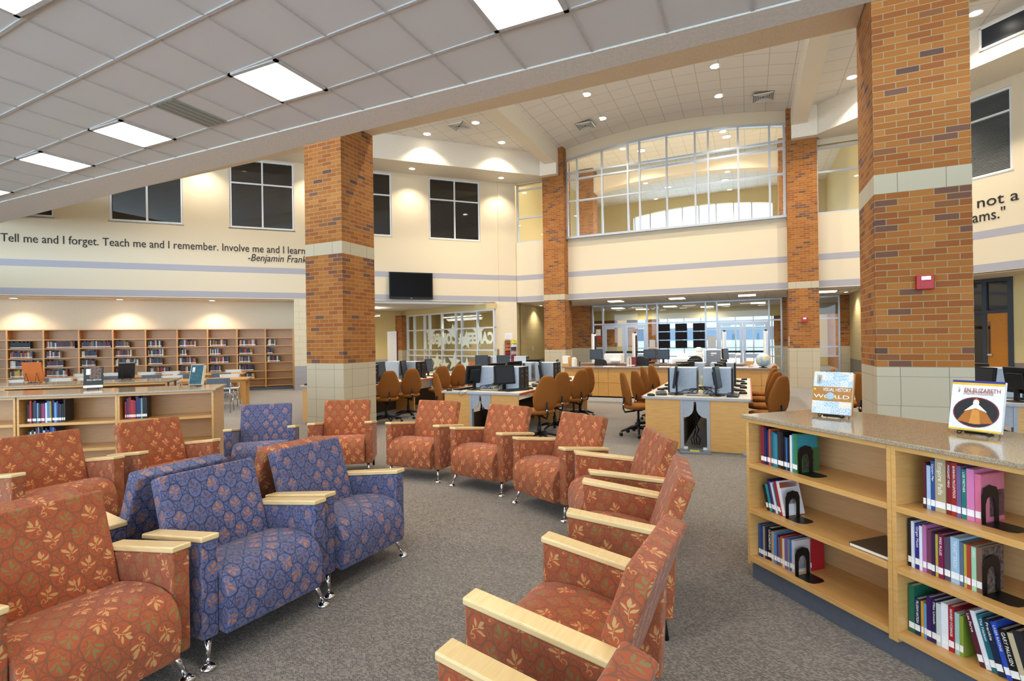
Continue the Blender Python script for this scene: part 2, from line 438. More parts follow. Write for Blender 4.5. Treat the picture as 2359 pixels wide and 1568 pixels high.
# ---- low tiled ceiling over the camera, its trim edge and the bulkhead above it
EDGE = lambda s: 4.48 - .035 * (s - .7)
struct('ceiling', MB().prism([(-24, -6), (6, -6), (6, 4.2), (-24, 4.33)], 3.97, 4.08, 'z'), M['tile'])
g = MB()
for k in range(-33, 17):
    s = -4.2 + k * .6096
    if -24 < s < 6: g.box(s - .012, s + .012, -6, 4.28, 3.962, 3.972)
for k in range(-14, 3):
    f = lambda s: 2.618 + k * .612 - .05 * (s + 5.42)
    g.prism([(-24, f(-24) - .012), (6, f(6) - .012), (6, f(6) + .012), (-24, f(-24) + .012)], 3.9605, 3.972, 'z')
struct('ceiling_grid', g, M['tbar'])
struct('trim_1', MB().prism([(-24, 4.30), (6, 4.22), (6, EDGE(6)), (-24, EDGE(-24))], 3.955, 4.08, 'z'), M['drywall'])
# the high hall runs on over this low ceiling to the open daylight side

# ---- header beam between the two near pillars, vault and side bays, ceiling beams
struct('trim_2', box(-19.8, 14.2, 6.62, 7.42, 5.27, 6.1), M['soffit'])
ARC = lambda s, top, r: top - (r - math.sqrt(r * r - (s + 2.44) ** 2))
pts = [(-6.25 + i * 7.6 / 28, ARC(-6.25 + i * 7.6 / 28, 8.98, 19.3)) for i in range(29)]
struct('ceiling_vault', MB().prism(pts + [(1.35, 9.6), (-6.25, 9.6)], -6, 18.35, 'y'), M['tile_lines'])
struct('ceiling_bay_left', box(-24, -6.6, -6, 19.5, 8.5, 8.7), M['tile_lines'])
struct('ceiling_bay_right', box(1.7, 14.5, -6, 19.5, 8.5, 8.7), M['tile_lines'])
struct('trim_3', box(-6.67, -6.23, -6, 17.94, 8.0, 9.3), M['beam'])
struct('trim_4', box(1.31, 1.73, -6, 18.08, 8.0, 9.3), M['beam'])
struct('trim_5', MB().prism([(-14.5, LW - 1.29), (7.80, LW - 1.29), (8.1, 17.86), (7.23, LW), (-14.5, LW)], 7.66, 8.5, 'z'), M['beam'], rz=A45)
struct('trim_6', MB().prism([(-11.36, RW - 1.29), (2, RW - 1.29), (2, RW), (-10.67, RW), (-11.5, 14.5)], 7.62, 8.5, 'z'), M['beam'], rz=-A45)
struct('trim_7', box(-6.86, -6.22, 17.7, 17.94, 7.6, 8.5), M['beam'])
struct('trim_8', box(1.3, 1.985, 17.86, 18.08, 7.6, 8.5), M['beam'])

# ---- left slanted wall (frame: x along the wall, y away from the room)
W = MB(); W.box(-14.5, 7.23, LW, LW + .3, 3.06, 5.36); W.box(-14.5, 7.23, LW, LW + .3, 7.62, 8.6)
xs = [-14.5, -9.1, -7.2, -5.87, -3.95, -2.65, -.72, .58, 2.5, 3.84, 5.8, 7.23]
for i in range(0, 12, 2): W.box(xs[i], xs[i + 1], LW, LW + .3, 5.36, 7.62)
struct('wall_left', W, M['wall'], rz=A45)
struct('wall_left_pilaster', MB().box(6.5, 7.21, LW - .05, LW + .01, 3.06, 7.66), M['wall'], rz=A45)
p = MB().box(6.36, 7.22, LW - .05, LW + .3, .82, 3.06).box(6.36, 7.22, LW - .05, LW + .3, 0, .82, mi=1)
struct('wall_left_lower', p, [M['cream'], M['greylam']], rz=A45)
def wall_window(n, u0, u1, z0, z1, y, rz, pane, trans=6.83, thick=.05, blind=None):
    w = bpy.data.objects.new('window_%d' % n, None); COL.objects.link(w); w.rotation_euler = (0, 0, rz); w['kind'] = 'structure'
    f = MB(); uc = (u0 + u1) / 2
    for a, b in ((u0, u0 + .06), (uc - .025, uc + .025), (u1 - .06, u1)): f.box(a, b, y - .01, y + .09, z0, z1)
    for a, b in ((z0, z0 + .06), (trans - .025, trans + .025), (z1 - .06, z1)): f.box(u0, u1, y - .008, y + .088, a, b)
    f.box(u0 - .03, u1 + .03, y - .04, y + .02, z0 - .04, z0)
    f.build('window_frame', M['alu_white'], w)
    MB().box(u0 + .02, u1 - .02, y + .045, y + .06, z0 + .02, z1 - .02).build('window_pane', pane, w)
    if blind:
        b = MB(); k = 0; z = z0 + .06
        while z < z1 - .06: b.add([(u0 + .07, y + .0, z), (u1 - .07, y + .0, z), (u1 - .07, y + .02, z + .026), (u0 + .07, y + .02, z + .026)], [(0, 1, 2, 3)]); z += .034
        b.build('window_blind', blind, w)
    return w
for i, (a, b) in enumerate(((-9.1, -7.2), (-5.87, -3.95), (-2.65, -.72), (.58, 2.5), (3.84, 5.8))):
    wall_window(i + 1, a, b, 5.36, 7.62, LW + .04, A45, M['darkglass'])
struct('wall_left_backing', box(-14.5, 7.2, LW + .3, LW + .32, 5.2, 7.7), M['black'], rz=A45)  # black sheet standing in for the darkness of the room behind

# alcove with the long bookcase, the block pier and the room behind the opening
struct('wall_alcove', box(-14.5, -.3, 19.95, 20.15, 0, 3.06), M['cream'], rz=A45)
struct('ceiling_alcove', box(-14.5, -.3, LW + .3, 19.95, 3.04, 3.2), M['soffit'], rz=A45)
struct('wall_pier', box(-.77, .3, LW, 19.95, 0, 3.06), M['cmu'], rz=A45)
struct('ceiling_side_room', MB().prism([(-9.0, 18.35), (-8.4, 18.75), (-8.4, 25), (-17, 27), (-21, 18), (-13.3, 13.9)], 3.0, 3.2, 'z'), M['tile'])
struct('wall_side_room', MB().box(-1.2, 3.75, 24.0, 24.2, .82, 3.0).box(-1.2, 3.75, 24.0, 24.2, 0, .82, mi=1), [M['yellow'], M['greylam']], rz=A45)
struct('wall_side_room_left', box(.1, .3, 19.95, 24.0, 0, 3.0), M['yellow'], rz=A45)
# glazed partition at the back of that room
d = Vector((-5.3, 1.89, 0)).normalized(); P0 = Vector((-8.85, 17.55, 0)); pang = math.atan2(d.y, d.x)
w = bpy.data.objects.new('window_6', None); COL.objects.link(w); w.location = P0; w.rotation_euler = (0, 0, pang); w['kind'] = 'structure'
f = MB()
for x in (-.17, .77, 1.71, 2.09, 3.0, 3.85, 4.22, 4.97, 5.51): f.box(x - .03, x + .03, -.05, .05, .3, 2.78)
for z in (.33, .99, 1.23, 2.09, 2.76): f.box(-.2, 5.54, -.045, .045, z - .028, z + .028)
f.build('window_frame', M['alu_white'], w)
box(-.2, 5.5, -.006, .006, .3, 2.78).build('window_pane', M['glass'], w)
box(-.2, 5.54, -.06, .06, 0, .3).build('window_curb', M['cream'], w)
struct('wall_partition_head', box(-.25, 6.4, -.06, .06, 2.79, 3.0), M['yellow'], loc=P0, rz=pang)
struct('wall_partition_pier', MB().box(5.55, 6.4, -.1, .3, 1.22, 2.79).box(5.55, 6.4, -.1, .3, 0, 1.22, mi=1), [M['brick'], M['stone']], loc=P0, rz=pang)
struct('wall_inner_room', MB().box(1.75, 8, -4.2, -4.0, .8, 3.0).box(1.75, 8, -4.2, -4.0, 0, .8, mi=1).box(2.6, 3.3, -4.0, -3.6, 0, 3.0, mi=2).box(7.8, 8, -4.0, .1, 0, 3.0).box(6.4, 8, -.06, .06, 0, 3.0), [M['yellow'], M['counter'], M['brick']], loc=P0, rz=pang)
# frosted letters and stars stuck on the glass, read from the far side
def star(mb, cx, cz, r, r2=None, rot=0, y=-.012):
    r2 = r2 or r * .42; pts = []
    for k in range(10):
        a = math.pi / 2 + rot + k * math.pi / 5; q = r if k % 2 == 0 else r2
        pts.append((cx + q * math.cos(a), cz + q * math.sin(a)))
    mb.prism(pts, y, y - .006, 'y')
M['frost'] = plain('#eef0dc', .8)
q = textmesh('glass_lettering', 'CAREER & COLLEGE', .58, M['frost'], None, 4.1, .003, bold=.03)
q = wordsplit(q, 'glass_lettering', .14)
q.rotation_euler = (math.pi / 2, 0, pang); q.location = P0 + d * -.12 + Vector((0, 0, 1.5))
nv = Vector((d.y, -d.x, 0)) * 1
q.location += Vector((-d.y, d.x, 0)) * .02
tag(q, 'white frosted lettering stuck on the glass partition behind the opening', 'lettering')
for i, (x, z, r, wd) in enumerate(((.72, 1.95, .36, 'above the lettering nearest the pilaster'), (1.45, 1.62, .40, 'over the lettering, second from the pilaster'), (2.28, 1.95, .36, 'above the lettering at the middle of the glass'),
        (3.02, 1.62, .40, 'over the lettering beside the ampersand'), (3.78, 1.95, .34, 'above the lettering at its far end'),
        (.75, .62, .30, 'low on the glass, nearest the pilaster'), (1.42, .60, .36, 'low on the glass, second from the pilaster'), (2.2, .74, .42, 'low on the glass, tallest of the bottom row'), (2.85, .58, .34, 'low on the glass, next to the last'), (3.35, .72, .42, 'low on the glass, farthest from the pilaster'))):
    mb = MB(); star(mb, x, z, r, rot=.12 if i % 2 else 0, y=.018 + .008 * (i % 2) + .01)
    tag(mb.build('star_decal', M['frost'], None, P0, pang), 'white star decal ' + wd, 'decal', 'star decals on the glass partition')

# ---- back wall with the arched window
ARCHZ = lambda s: ARC(s, 8.56, 21.3)
B = MB()
B.box(-8.17, -6.86, 18.4, 18.7, 3.06, 5.36); B.box(-6.05, 1.175, 18.4, 18.7, 3.06, 5.34); B.box(1.985, 3.31, 18.4, 18.7, 3.06, 5.34)
B.box(-8.17, -6.86, 18.4, 18.7, 7.62, 8.6); B.box(1.985, 3.31, 18.4, 18.7, 7.45, 8.6)
ar = [(-6.06 + i * 7.24 / 24, ARCHZ(-6.06 + i * 7.24 / 24)) for i in range(25)]
B.prism(ar + [(1.18, 9.3), (-6.06, 9.3)], 18.32, 18.7, 'y')
struct('wall_back', B, M['wall'])
w = bpy.data.objects.new('window_7', None); COL.objects.link(w); w['kind'] = 'structure'
f = MB(); MUL = (-6.02, -5.63, -4.70, -3.77, -3.36, -2.44, -1.52, -1.11, -.20, .71, 1.12)
for s in MUL: f.box(s - .03, s + .03, 18.3, 18.42, 5.34, ARCHZ(s) + .01)
for z in (5.365, 6.69, 7.50, 7.73): f.box(-6.05, 1.17, 18.305, 18.415, z - .028, z + .028)
n = len(ar); low = [(a, b - .07) for a, b in ar]
f.prism(ar + low[::-1], 18.29, 18.43, 'y'); f.box(-6.06, 1.18, 18.28, 18.42, 5.315, 5.345)
f.build('window_frame', M['alu'], w)
MB().prism([(-6.02, 5.36)] + [(a, b - .03) for a, b in ar] + [(1.14, 5.36)], 18.355, 18.365, 'y').build('window_pane', M['archglass'], w)
for i, (a, b, z0, z1, tr) in enumerate(((-8.14, -6.87, 5.36, 7.62, (6.33, 7.42)), (1.985, 3.28, 5.34, 7.45, (6.62, 7.36)))):
    w = bpy.data.objects.new('window_%d' % (8 + i), None); COL.objects.link(w); w['kind'] = 'structure'
    f = MB()
    for s in (a + .03, b - .03): f.box(s - .03, s + .03, 18.45, 18.56, z0, z1)
    for z in (z0 + .02,) + tr: f.box(a, b, 18.455, 18.555, z - .028, z + .028)
    f.build('window_frame', M['alu'], w); box(a, b, 18.5, 18.51, z0, z1).build('window_pane', M['archglass'], w)

# ---- brick pillars
def pillar(label, s0, t0, top, narrow=None):
    p = thing('brick_pillar', label, 'pillar', (s0 + .4065, t0 + .4065, 0)); h = .4065
    b = MB(); z = 0
    for i, (hh, off) in enumerate(((.3048, 0), (.3048, .2), (.2032, 0), (.3048, .2), (.1016, 0))):
        v = i * .3048 + .15
        q = MB().box(-h, h, -h, h, z + .003, z + hh - .002); uv = []
        for fc in q.f:
            pts = [q.v[k] for k in fc]; xc = max(c[0] for c in pts) - min(c[0] for c in pts)
            uv.append([((c[0] if xc > .1 else c[1]) + off + h, v + .0005 * c[2]) for c in pts])
        b.add(q.v, q.f, 0, uv); z += hh
    b.box(-h + .004, h - .004, -h + .004, h - .004, 0, 1.219, mi=1)
    b.build('stone_base', [M['stone'], M['counter']], p)
    MB().box(-h, h, -h, h, 1.2195, 3.0488).build('brick_shaft', M['brick'], p)
    c = MB().box(-h - .002, h + .002, -h - .002, h + .002, 3.0488, 3.252); uv = []
    for fc in c.f:
        pts = [c.v[k] for k in fc]; xc = max(k[0] for k in pts) - min(k[0] for k in pts)
        uv.append([((k[0] if xc > .1 else k[1]) + h, .15 + .0005 * k[2]) for k in pts])
    c.u = uv; c.build('stone_band', M['stone'], p)
    MB().box(-h, h, -h, h, 3.252, top).build('brick_shaft', M['brick'], p)
    return p
pillar('brick pillar on a stone base behind the far orange lounge chairs, left of the television', -6.90, 6.62, 5.268)
PR = pillar('large brick pillar on a stone base behind the right-hand bookcase', 1.245, 6.60, 5.268)
pillar('tall brick pillar left of the arched window', -6.86, 17.95, 8.72)
pillar('tall brick pillar right of the arched window, carrying a small red alarm', 1.175, 18.09, 8.72)

# ---- right slanted wall
struct('wall_right', MB().box(-10.67, 2.5, RW, RW + .3, 3.08, 5.42).box(-10.67, 2.5, RW, RW + .3, 7.42, 8.6)
       .box(-10.67, -9.2, RW, RW + .3, 5.42, 7.42).box(-7.24, 2.5, RW, RW + .3, 5.42, 7.42), M['wall'], rz=-A45)
M['blind'] = plain('#7d807e', .6)
wall_window(10, -9.2, -7.24, 5.42, 7.42, RW + .04, -A45, M['glass'], 6.86, blind=M['blind'])
struct('wall_right_backing', box(-9.4, -7.0, RW + .3, RW + .32, 5.3, 7.5), M['black'], rz=-A45)
struct('ceiling_right_alcove', box(-10.6, 2.5, RW + .3, 17.0, 3.06, 3.2), M['soffit'], rz=-A45)
struct('wall_right_alcove', MB().box(-8.06, 2.5, 17.0, 17.2, .8, 3.06).box(-8.06, 2.5, 17.0, 17.2, 0, .8, mi=1), [M['yellow'], M['counter']], rz=-A45)
w = bpy.data.objects.new('door_1', None); COL.objects.link(w); w.rotation_euler = (0, 0, -A45); w['kind'] = 'structure'
f = MB()
for u0, u1 in ((-10.2, -10.1), (-9.45, -9.35), (-8.72, -8.62), (-8.16, -8.05)): f.box(u0, u1, 16.97, 17.1, 0, 3.06)
for z0, z1 in ((2.12, 2.2), (2.96, 3.06)): f.box(-10.2, -8.05, 16.965, 17.1, z0, z1)
f.build('door_frame', M['darkframe'], w)
box(-10.2, -8.6, 17.03, 17.04, 0, 3.0).build('door_glass', M['darkglass'], w); box(-8.7, -8.1, 17.03, 17.04, 2.2, 3.0).build('door_transom', M['darkglass'], w)
M['orangedoor'] = wood('orange_oak_door', 'b9701f', 'c98029', .4)
dl = box(-8.62, -8.16, 17.0, 17.045, .02, 2.12).build('door_leaf', M['orangedoor'], w)
box(-8.6, -8.55, 16.99, 17.05, 1.0, 1.9).build('vision_panel', M['darkglass'], dl); box(-8.6, -8.5, 16.94, 17.0, .98, 1.03).build('door_handle', M['chrome'], dl)

# ---- lower recess under the back wall: side walls, ceiling, brick returns, glazed doors
struct('wall_recess_left', box(-8.36, -8.17, 18.7, 24, 0, 3.06), M['cmu_yellow'])
struct('wall_recess_right', box(3.31, 3.51, 18.7, 24, 0, 3.06), M['cmu_yellow'])
struct('wall_corner_left', box(-8.3, -8.17, 18.4, 18.75, 0, 3.06), M['cmu_yellow'])
struct('ceiling_recess', box(-8.17, 3.31, 18.7, 21.7, 3.04, 3.2), M['tile_lines'])
struct('wall_brick_return', MB().box(-7.6, -6.12, 21.6, 22.1, 1.22, 3.04).box(-7.6, -6.12, 21.6, 22.1, 0, 1.22, mi=1)
       .box(1.19, 1.98, 21.7, 22.1, 1.22, 3.04).box(1.19, 1.98, 21.7, 22.1, 0, 1.22, mi=1).box(3.03, 3.31, 21.7, 22.1, 1.22, 3.04).box(3.03, 3.31, 21.7, 22.1, 0, 1.22, mi=1), [M['brick'], M['stone']])
w = bpy.data.objects.new('window_11', None); COL.objects.link(w); w['kind'] = 'structure'
f = MB()
for s in (-6.1, -5.63, -3.78, -3.36, -1.5, -1.08, .75, 1.17, 2.0, 3.01): f.box(s - .03, s + .03, 21.75, 21.87, 0, 3.03)
for z in (2.22, 3.01): f.box(-6.1, 1.17, 21.76, 21.86, z - .03, z + .03)
for a, b in ((-6.1, -5.63), (-3.78, -3.36), (-3.36, -1.5), (-1.5, -1.08), (.75, 1.17), (2.0, 3.01)):
    for z in (.04, .85, 1.2): f.box(a, b, 21.76, 21.86, z - .025, z + .025)
for z in (2.22, 3.01): f.box(2.0, 3.01, 21.76, 21.86, z - .028, z + .028)
f.build('window_frame', M['alu'], w)
MB().box(-6.1, 1.17, 21.805, 21.815, 2.22, 3.0).box(-6.1, -5.63, 21.805, 21.815, 0, 2.2).box(-3.78, -1.08, 21.805, 21.815, 0, 2.2).box(.75, 1.17, 21.805, 21.815, 0, 2.2).box(2.0, 3.01, 21.805, 21.815, 0, 3).build('window_pane', M['glass'], w)
dn = 2
for a, b in ((-5.60, -3.81), (-1.05, .72)):
    for x0, x1, hs in ((a, (a + b) / 2 - .005, 1), ((a + b) / 2 + .005, b, -1)):
        w = bpy.data.objects.new('door_%d' % dn, None); COL.objects.link(w); w['kind'] = 'structure'; dn += 1
        f = MB()
        f.box(x0, x0 + .11, 21.78, 21.84, .01, 2.18); f.box(x1 - .11, x1, 21.78, 21.84, .01, 2.18)
        for z0, z1 in ((.01, .22), (.78, .95), (2.06, 2.18)): f.box(x0 + .1, x1 - .1, 21.782, 21.838, z0, z1)
        f.build('door_leaf', M['alu'], w)
        box(x0 + .1, x1 - .1, 21.806, 21.814, .2, 2.08).build('door_glass', M['glass'], w)
        box(x0 + .08, x1 - .08, 21.72, 21.765, .99, 1.07).build('push_bar', M['black'], w)
        cx = x0 + .3 if hs > 0 else x1 - .3
        box(cx - .16, cx + .16, 21.69, 21.78, 2.0, 2.09).build('door_closer', M['alu'], w)

# ---- lobby beyond the glass: floor slab over the doors, brick walls, ceiling, far glazing, pale ground outside
struct('ceiling_lobby_low', box(-9, 4, 21.9, 25.0, 2.96, 3.4), M['tile'])
struct('wall_lobby_bulkhead', box(-9, 4, 25.0, 25.2, 2.5, 3.45), M['yellow'])
struct('ceiling_vestibule_roof', box(-8.6, 3.6, 18.7, 21.95, 3.2, 3.45), M['drywall'])
struct('wall_lobby_left', MB().box(-9.2, -9.0, 18.75, 33, 3.4, 10.4).box(-9.2, -9.0, 22, 33, 0, 3.4, mi=1), [M['yellow'], M['brick']])
struct('wall_lobby_right', MB().box(4.0, 4.2, 18.75, 33, 3.4, 10.4).box(4.0, 4.2, 22, 33, 0, 3.4, mi=1), [M['yellow'], M['brick']])
struct('wall_lobby_piers', MB().box(-7.8, -6.95, 25.3, 26.1, 0, 10.2).box(1.32, 2.15, 25.3, 26.1, 0, 10.2).box(-4.75, -4.15, 27, 27.6, 0, 3.6)
       .box(-8.6, -5.85, 25.25, 25.5, 1.22, 2.96).box(-5.35, -4.9, 25.25, 25.7, 1.22, 2.96).box(1.05, 1.75, 25.22, 25.3, 1.22, 2.96).box(-8.6, -5.85, 25.25, 25.5, 0, 1.22, mi=1).box(-5.35, -4.9, 25.25, 25.7, 0, 1.22, mi=1).box(1.05, 1.75, 25.22, 25.3, 0, 1.22, mi=1), [M['brick'], M['stone']])
struct('ceiling_lobby', box(-9, 4, 18.7, 33, 10.2, 10.4), M['tile_lines'])
mid = [(-7.0 + i * 8.4 / 20, 9.0 + .3 - ((-7.0 + i * 8.4 / 20 + 2.8) ** 2) / 55) for i in range(21)]
struct('trim_9', MB().prism(mid + [(1.4, 9.75), (-7.0, 9.75)], 25.4, 26.0, 'y'), M['soffit'])
far = [(-6.5 + i * 7.9 / 20, 9.6 - ((-6.5 + i * 7.9 / 20 + 2.6) ** 2) / 48) for i in range(21)]
struct('wall_lobby_end', MB().prism(far + [(1.4, 10.3), (-6.5, 10.3)], 33, 33.3, 'y').box(-9.2, -6.5, 33, 33.3, 0, 10.3).box(1.4, 4.2, 33, 33.3, 0, 10.3).box(-6.5, 1.4, 33, 33.3, 3.1, 3.7), M['yellow'])
w = bpy.data.objects.new('window_12', None); COL.objects.link(w); w['kind'] = 'structure'
f = MB()
for k in range(9):
    s = -6.4 + k * .96; f.box(s - .035, s + .035, 33.05, 33.15, 0, 9.6 - (s + 2.6) ** 2 / 48)
for z in (1.0, 2.1, 5.6, 7.4): f.box(-6.5, 1.4, 33.055, 33.145, z - .03, z + .03)
f.build('window_frame', M['alu'], w)
M['snow'] = plain('#dfe3e4', .9)
struct('floor_outside', box(-60, 60, 34, 120, -.3, -.15), M['snow'])
bld = thing('distant_building', 'long pale building with a dark window band, far outside the entrance doors', 'building', (-3, 75, -.15))
box(-30, 30, 0, 10, 0, 5).build('facade', plain('#a9b7c2', .8), bld); box(-30.2, 30.2, -.3, 10.3, 5, 5.8).build('roof', plain('#8fa0b0', .8), bld); box(-28, 28, -.05, .05, 1.5, 3.2).build('window_band', plain('#4a5a6a', .3), bld)
struct('wall_far_left', MB().box(-24.2, -24, -6, 6, 0, 8.6), M['cream'])
struct('wall_far_right', MB().box(13.6, 13.8, -6, 12, 0, 8.6), M['cream'])
struct('wall_left_low', box(-17, -14.5, LW, LW + .3, 0, 8.6), M['cream'], rz=A45)
struct('wall_right_low', box(2.5, 6, RW, RW + .3, 0, 8.6), M['cream'], rz=-A45)

# ============================================================ LAMPS
def troffer(sc_, tc, label, z=3.97, w=.6, l=.6, mat=None, group=None, cat='ceiling light'):
    t = thing('ceiling_light', label, cat, (sc_, tc, z), 0, group); b = MB(); a, c = w / 2, l / 2
    for x0, x1, y0, y1 in ((-a, a, -c, -c + .035), (-a, a, c - .035, c), (-a, -a + .035, -c, c), (a - .035, a, -c, c)): b.box(x0, x1, y0, y1, -.02, .0)
    b.build('light_frame', M['tbar'], t)
    box(-a + .033, a - .033, -c + .033, c - .033, -.016, -.002).build('diffuser', mat or M['troffer'], t)
    return t
ROWT = lambda s: 3.225 - .05 * (s + 5.42) + .306
CELLS = [(-1.762, 0, 'square ceiling light at the top centre of the photo, cut by its upper edge'), (-4.2, 0, 'square ceiling light in the low ceiling, right of the grey air slot'),
         (-6.638, 0, 'square ceiling light in the low ceiling, just left of the grey air slot'), (-8.467, 0, 'square ceiling light in the low ceiling, second from the left wall end'),
         (-10.9, 0, 'square ceiling light in the low ceiling, farthest away and cut by the left photo edge'), (-4.81, -3, 'square ceiling light at the top left corner of the photo')]
for s0, r, lab in CELLS:
    s = s0 + .305; troffer(s, ROWT(s) + r * .612, lab, group='square lights in the low ceiling')
for s0, r in ((-1.762, -3), (-7.25, -3), (-9.7, -3), (.67, 0), (.67, -3), (-3.0, -6), (-6.6, -6)):  # unseen troffers on the same grid, added to light the near end
    s = s0 + .305; troffer(s, ROWT(s) + r * .612, 'added square light in the low ceiling out of the picture above the camera', group='added square lights above the camera')
sl = thing('air_slot', 'flat grey air slot diffuser in the low tiled ceiling', 'vent', (-5.235, 3.52, 3.97))
box(-.15, .15, -.30, .30, -.012, 0).build('slot_panel', plain('#a7a89c', .5), sl)
b = MB()
for k in range(4): b.box(-.12 + k * .08 - .02, -.12 + k * .08 + .01, -.28, .28, -.016, -.011)
b.build('slot_blade', plain('#8f9085', .5), sl)

def downlight(x, y, z, label, power, group, angle=120, rz=0, r=.1):
    t = thing('downlight', label, 'ceiling light', (x, y, z), rz, group)
    MB().lathe([(r + .03, 0), (r + .03, -.012), (r, -.014), (r, 0)], 20).build('trim_ring', M['whitep'], t, smooth=True)
    MB().lathe([(r, -.001), (r, -.008)], 20).build('lens', M['lens'], t)
    spot(t, (0, 0, -.03), power, angle, .7)
    return t
VZ = lambda s: ARC(s, 8.98, 19.3)
hall = [(-4.28, 15.0, 'round downlight in the vault, near one of the left pair'), (-4.28, 16.85, 'round downlight in the vault beside the left air grille'),
        (-.69, 15.0, 'round downlight in the vault, near one of the right pair'), (-.68, 16.88, 'round downlight in the vault, far one of the right pair')]
for x, y, lab in hall: downlight(x, y, VZ(x), lab, HALL_SPOT, 'round downlights in the vault', r=.13)
for x in (-4.28, -.69):
    for y in (9.0, 12.0): downlight(x, y, VZ(x), 'round downlight in the vault hidden behind the header beam', HALL_SPOT, 'downlights hidden behind the header beam', r=.13)
downlight(-9.62, 14.52, 8.5, 'round downlight over the bright left ledge, leftmost of three in that bay', HALL_SPOT * .5, 'round downlights in the left bay', r=.12)
downlight(-7.75, 14.46, 8.5, 'round downlight next to the air grille in the left bay', HALL_SPOT, 'round downlights in the left bay', r=.12)
downlight(-7.71, 16.29, 8.5, 'round downlight in the left bay nearest the slanted ceiling beam', HALL_SPOT * .5, 'round downlights in the left bay', r=.12)
downlight(-8.6, 9.0, 8.5, 'round downlight in the left bay hidden by the header beam', HALL_SPOT, 'downlights hidden behind the header beam', r=.12)
downlight(-12.4, 8.6, 8.5, 'round downlight in the left bay hidden by the header beam', HALL_SPOT, 'downlights hidden behind the header beam', r=.12)
downlight(2.64, 16.41, 8.5, 'round downlight right of the right ceiling beam', HALL_SPOT, 'round downlights in the right bay', r=.12)
downlight(4.58, 14.35, 8.5, 'round downlight at the top right, beside the large brick pillar', HALL_SPOT * .7, 'round downlights in the right bay', r=.12)
downlight(4.4, 10.5, 8.5, 'round downlight in the right bay hidden by the large pillar', HALL_SPOT, 'downlights hidden behind the header beam', r=.12)
downlight(7.6, 8.5, 8.5, 'round downlight in the right bay hidden by the large pillar', HALL_SPOT, 'downlights hidden behind the header beam', r=.12)
downlight(-7.0, 6.0, 8.5, 'round downlight that washes the face of the left brick pillar', 800, 'downlights hidden behind the low ceiling', 100, r=.12)
for x in (3.2, -12.0): downlight(x, 5.6, 8.48, 'round downlight hidden above the low ceiling edge', HALL_SPOT * .6, 'downlights hidden behind the low ceiling', 110, r=.12)
def inframe(u, y, rz): return (u * math.cos(rz) - y * math.sin(rz), u * math.sin(rz) + y * math.cos(rz))
for u, lab in ((-3.4, 'round light under the left ledge left of the second window'), (-.15, 'round light under the left ledge hidden by the brick pillar'), (3.14, 'round light under the left ledge, right of the near brick pillar'), (6.45, 'round light under the left ledge nearest the room corner')):
    x, y = inframe(u, LW - .62, A45); downlight(x, y, 7.66, lab, WASH * 2.0, 'round lights under the left ledge', 110)
for u in (-8.9, -5.6):
    x, y = inframe(u, RW - .62, -A45); downlight(x, y, 7.62, 'round light under the right ledge hidden by the large pillar', WASH * 2.0, 'round lights under the right ledge', 110)
for u, lab in ((-8.4, 'round light in the soffit over the far bookcase, leftmost'), (-5.8, 'round light in the soffit over the far bookcase, middle'), (-3.27, 'round light in the soffit over the far bookcase, rightmost')):
    x, y = inframe(u, 19.38, A45); downlight(x, y, 3.035, lab, WASH * .9, 'round lights over the far bookcase', 125, r=.09)
for i, s in enumerate((-4.57, -2.32, 0, 2.37)):
    troffer(s, 19.7, 'flat light in the recess ceiling over the glass doors, ' + ('leftmost', 'second from left', 'third from left', 'right of the brick pillar')[i], 3.035, .62, .6, M['lowt'], 'flat lights over the glass doors')
for i, (x, y) in enumerate(((-5.2, 22.8), (-3.0, 23.0), (-.9, 23.1), (.4, 22.9), (-4.4, 24.2), (-1.6, 24.3))):
    spot(troffer(x, y, 'flat light in the vestibule ceiling seen through the glass, ' + ('front row leftmost', 'front row second', 'front row third', 'front row rightmost', 'back row left', 'back row right')[i], 2.955, .6, .6, M['lowt'], 'flat lights in the vestibule ceiling'), (0, 0, -.04), 60, 165, .5)
wl = [(-7.85, 20.2, 'left'), (3.0, 20.2, 'right')]
for x, y, sd in wl: downlight(x, y, 3.035, 'round light washing the yellow block wall %s of the glass doors' % sd, WASH * .8, 'round lights in the recess', 120, r=.07)
for i, (x, y) in enumerate(((-4.3, 21), (-.7, 21), (-4.3, 24), (-.7, 24), (-4.0, 28), (-1.0, 28), (-4.0, 30.5), (-1.0, 30.5))):
    downlight(x, y, 10.19, 'round downlight in the lobby ceiling behind the arched window, ' + ('first row left', 'first row right', 'second row left', 'second row right', 'third row left', 'third row right', 'last row left', 'last row right')[i], 620, 'round downlights beyond the arched window', 140, r=.17)
for x, sd in ((-8.2, 'left'), (3.4, 'right')): downlight(x, 20.2, 10.19, 'round downlight behind the narrow %s window beside the arch' % sd, 260, 'round lights behind the narrow windows', 130, r=.12)
# hanging linear lamps in the side room
for i, (x, y, a, lab) in enumerate(((-10.9, 16.9 + 1.9, 160, 'long hanging linear lamp in front of the glass partition'), (-14.2, 16.6, 160, 'long hanging linear lamp at the edge of the near brick pillar'))):
    t = thing('pendant_light', lab, 'hanging lamp', (x, y, 2.62), R(a), 'hanging linear lamps')
    MB().prism([(-.10, .06), (.10, .06), (.06, 0), (-.06, 0)], -1.2, 1.2, 'x').build('lamp_body', M['whitep'], t)
    box(-1.18, 1.18, -.055, .055, -.012, -.001).build('lamp_lens', M['lowt'], t)
    b = MB()
    for q in (-.9, .9): b.tube([(q, 0, .06), (q, 0, .38)], .008, 6)
    b.build('hanger', M['alu'], t)
    spot(t, (0, 0, .2), 450, 160, .5, (0, 0, 1), LAMP_WHITE, .3); spot(t, (0, 0, -.05), 120, 150, .5, (0, 0, -1), LAMP_WARM, .3)
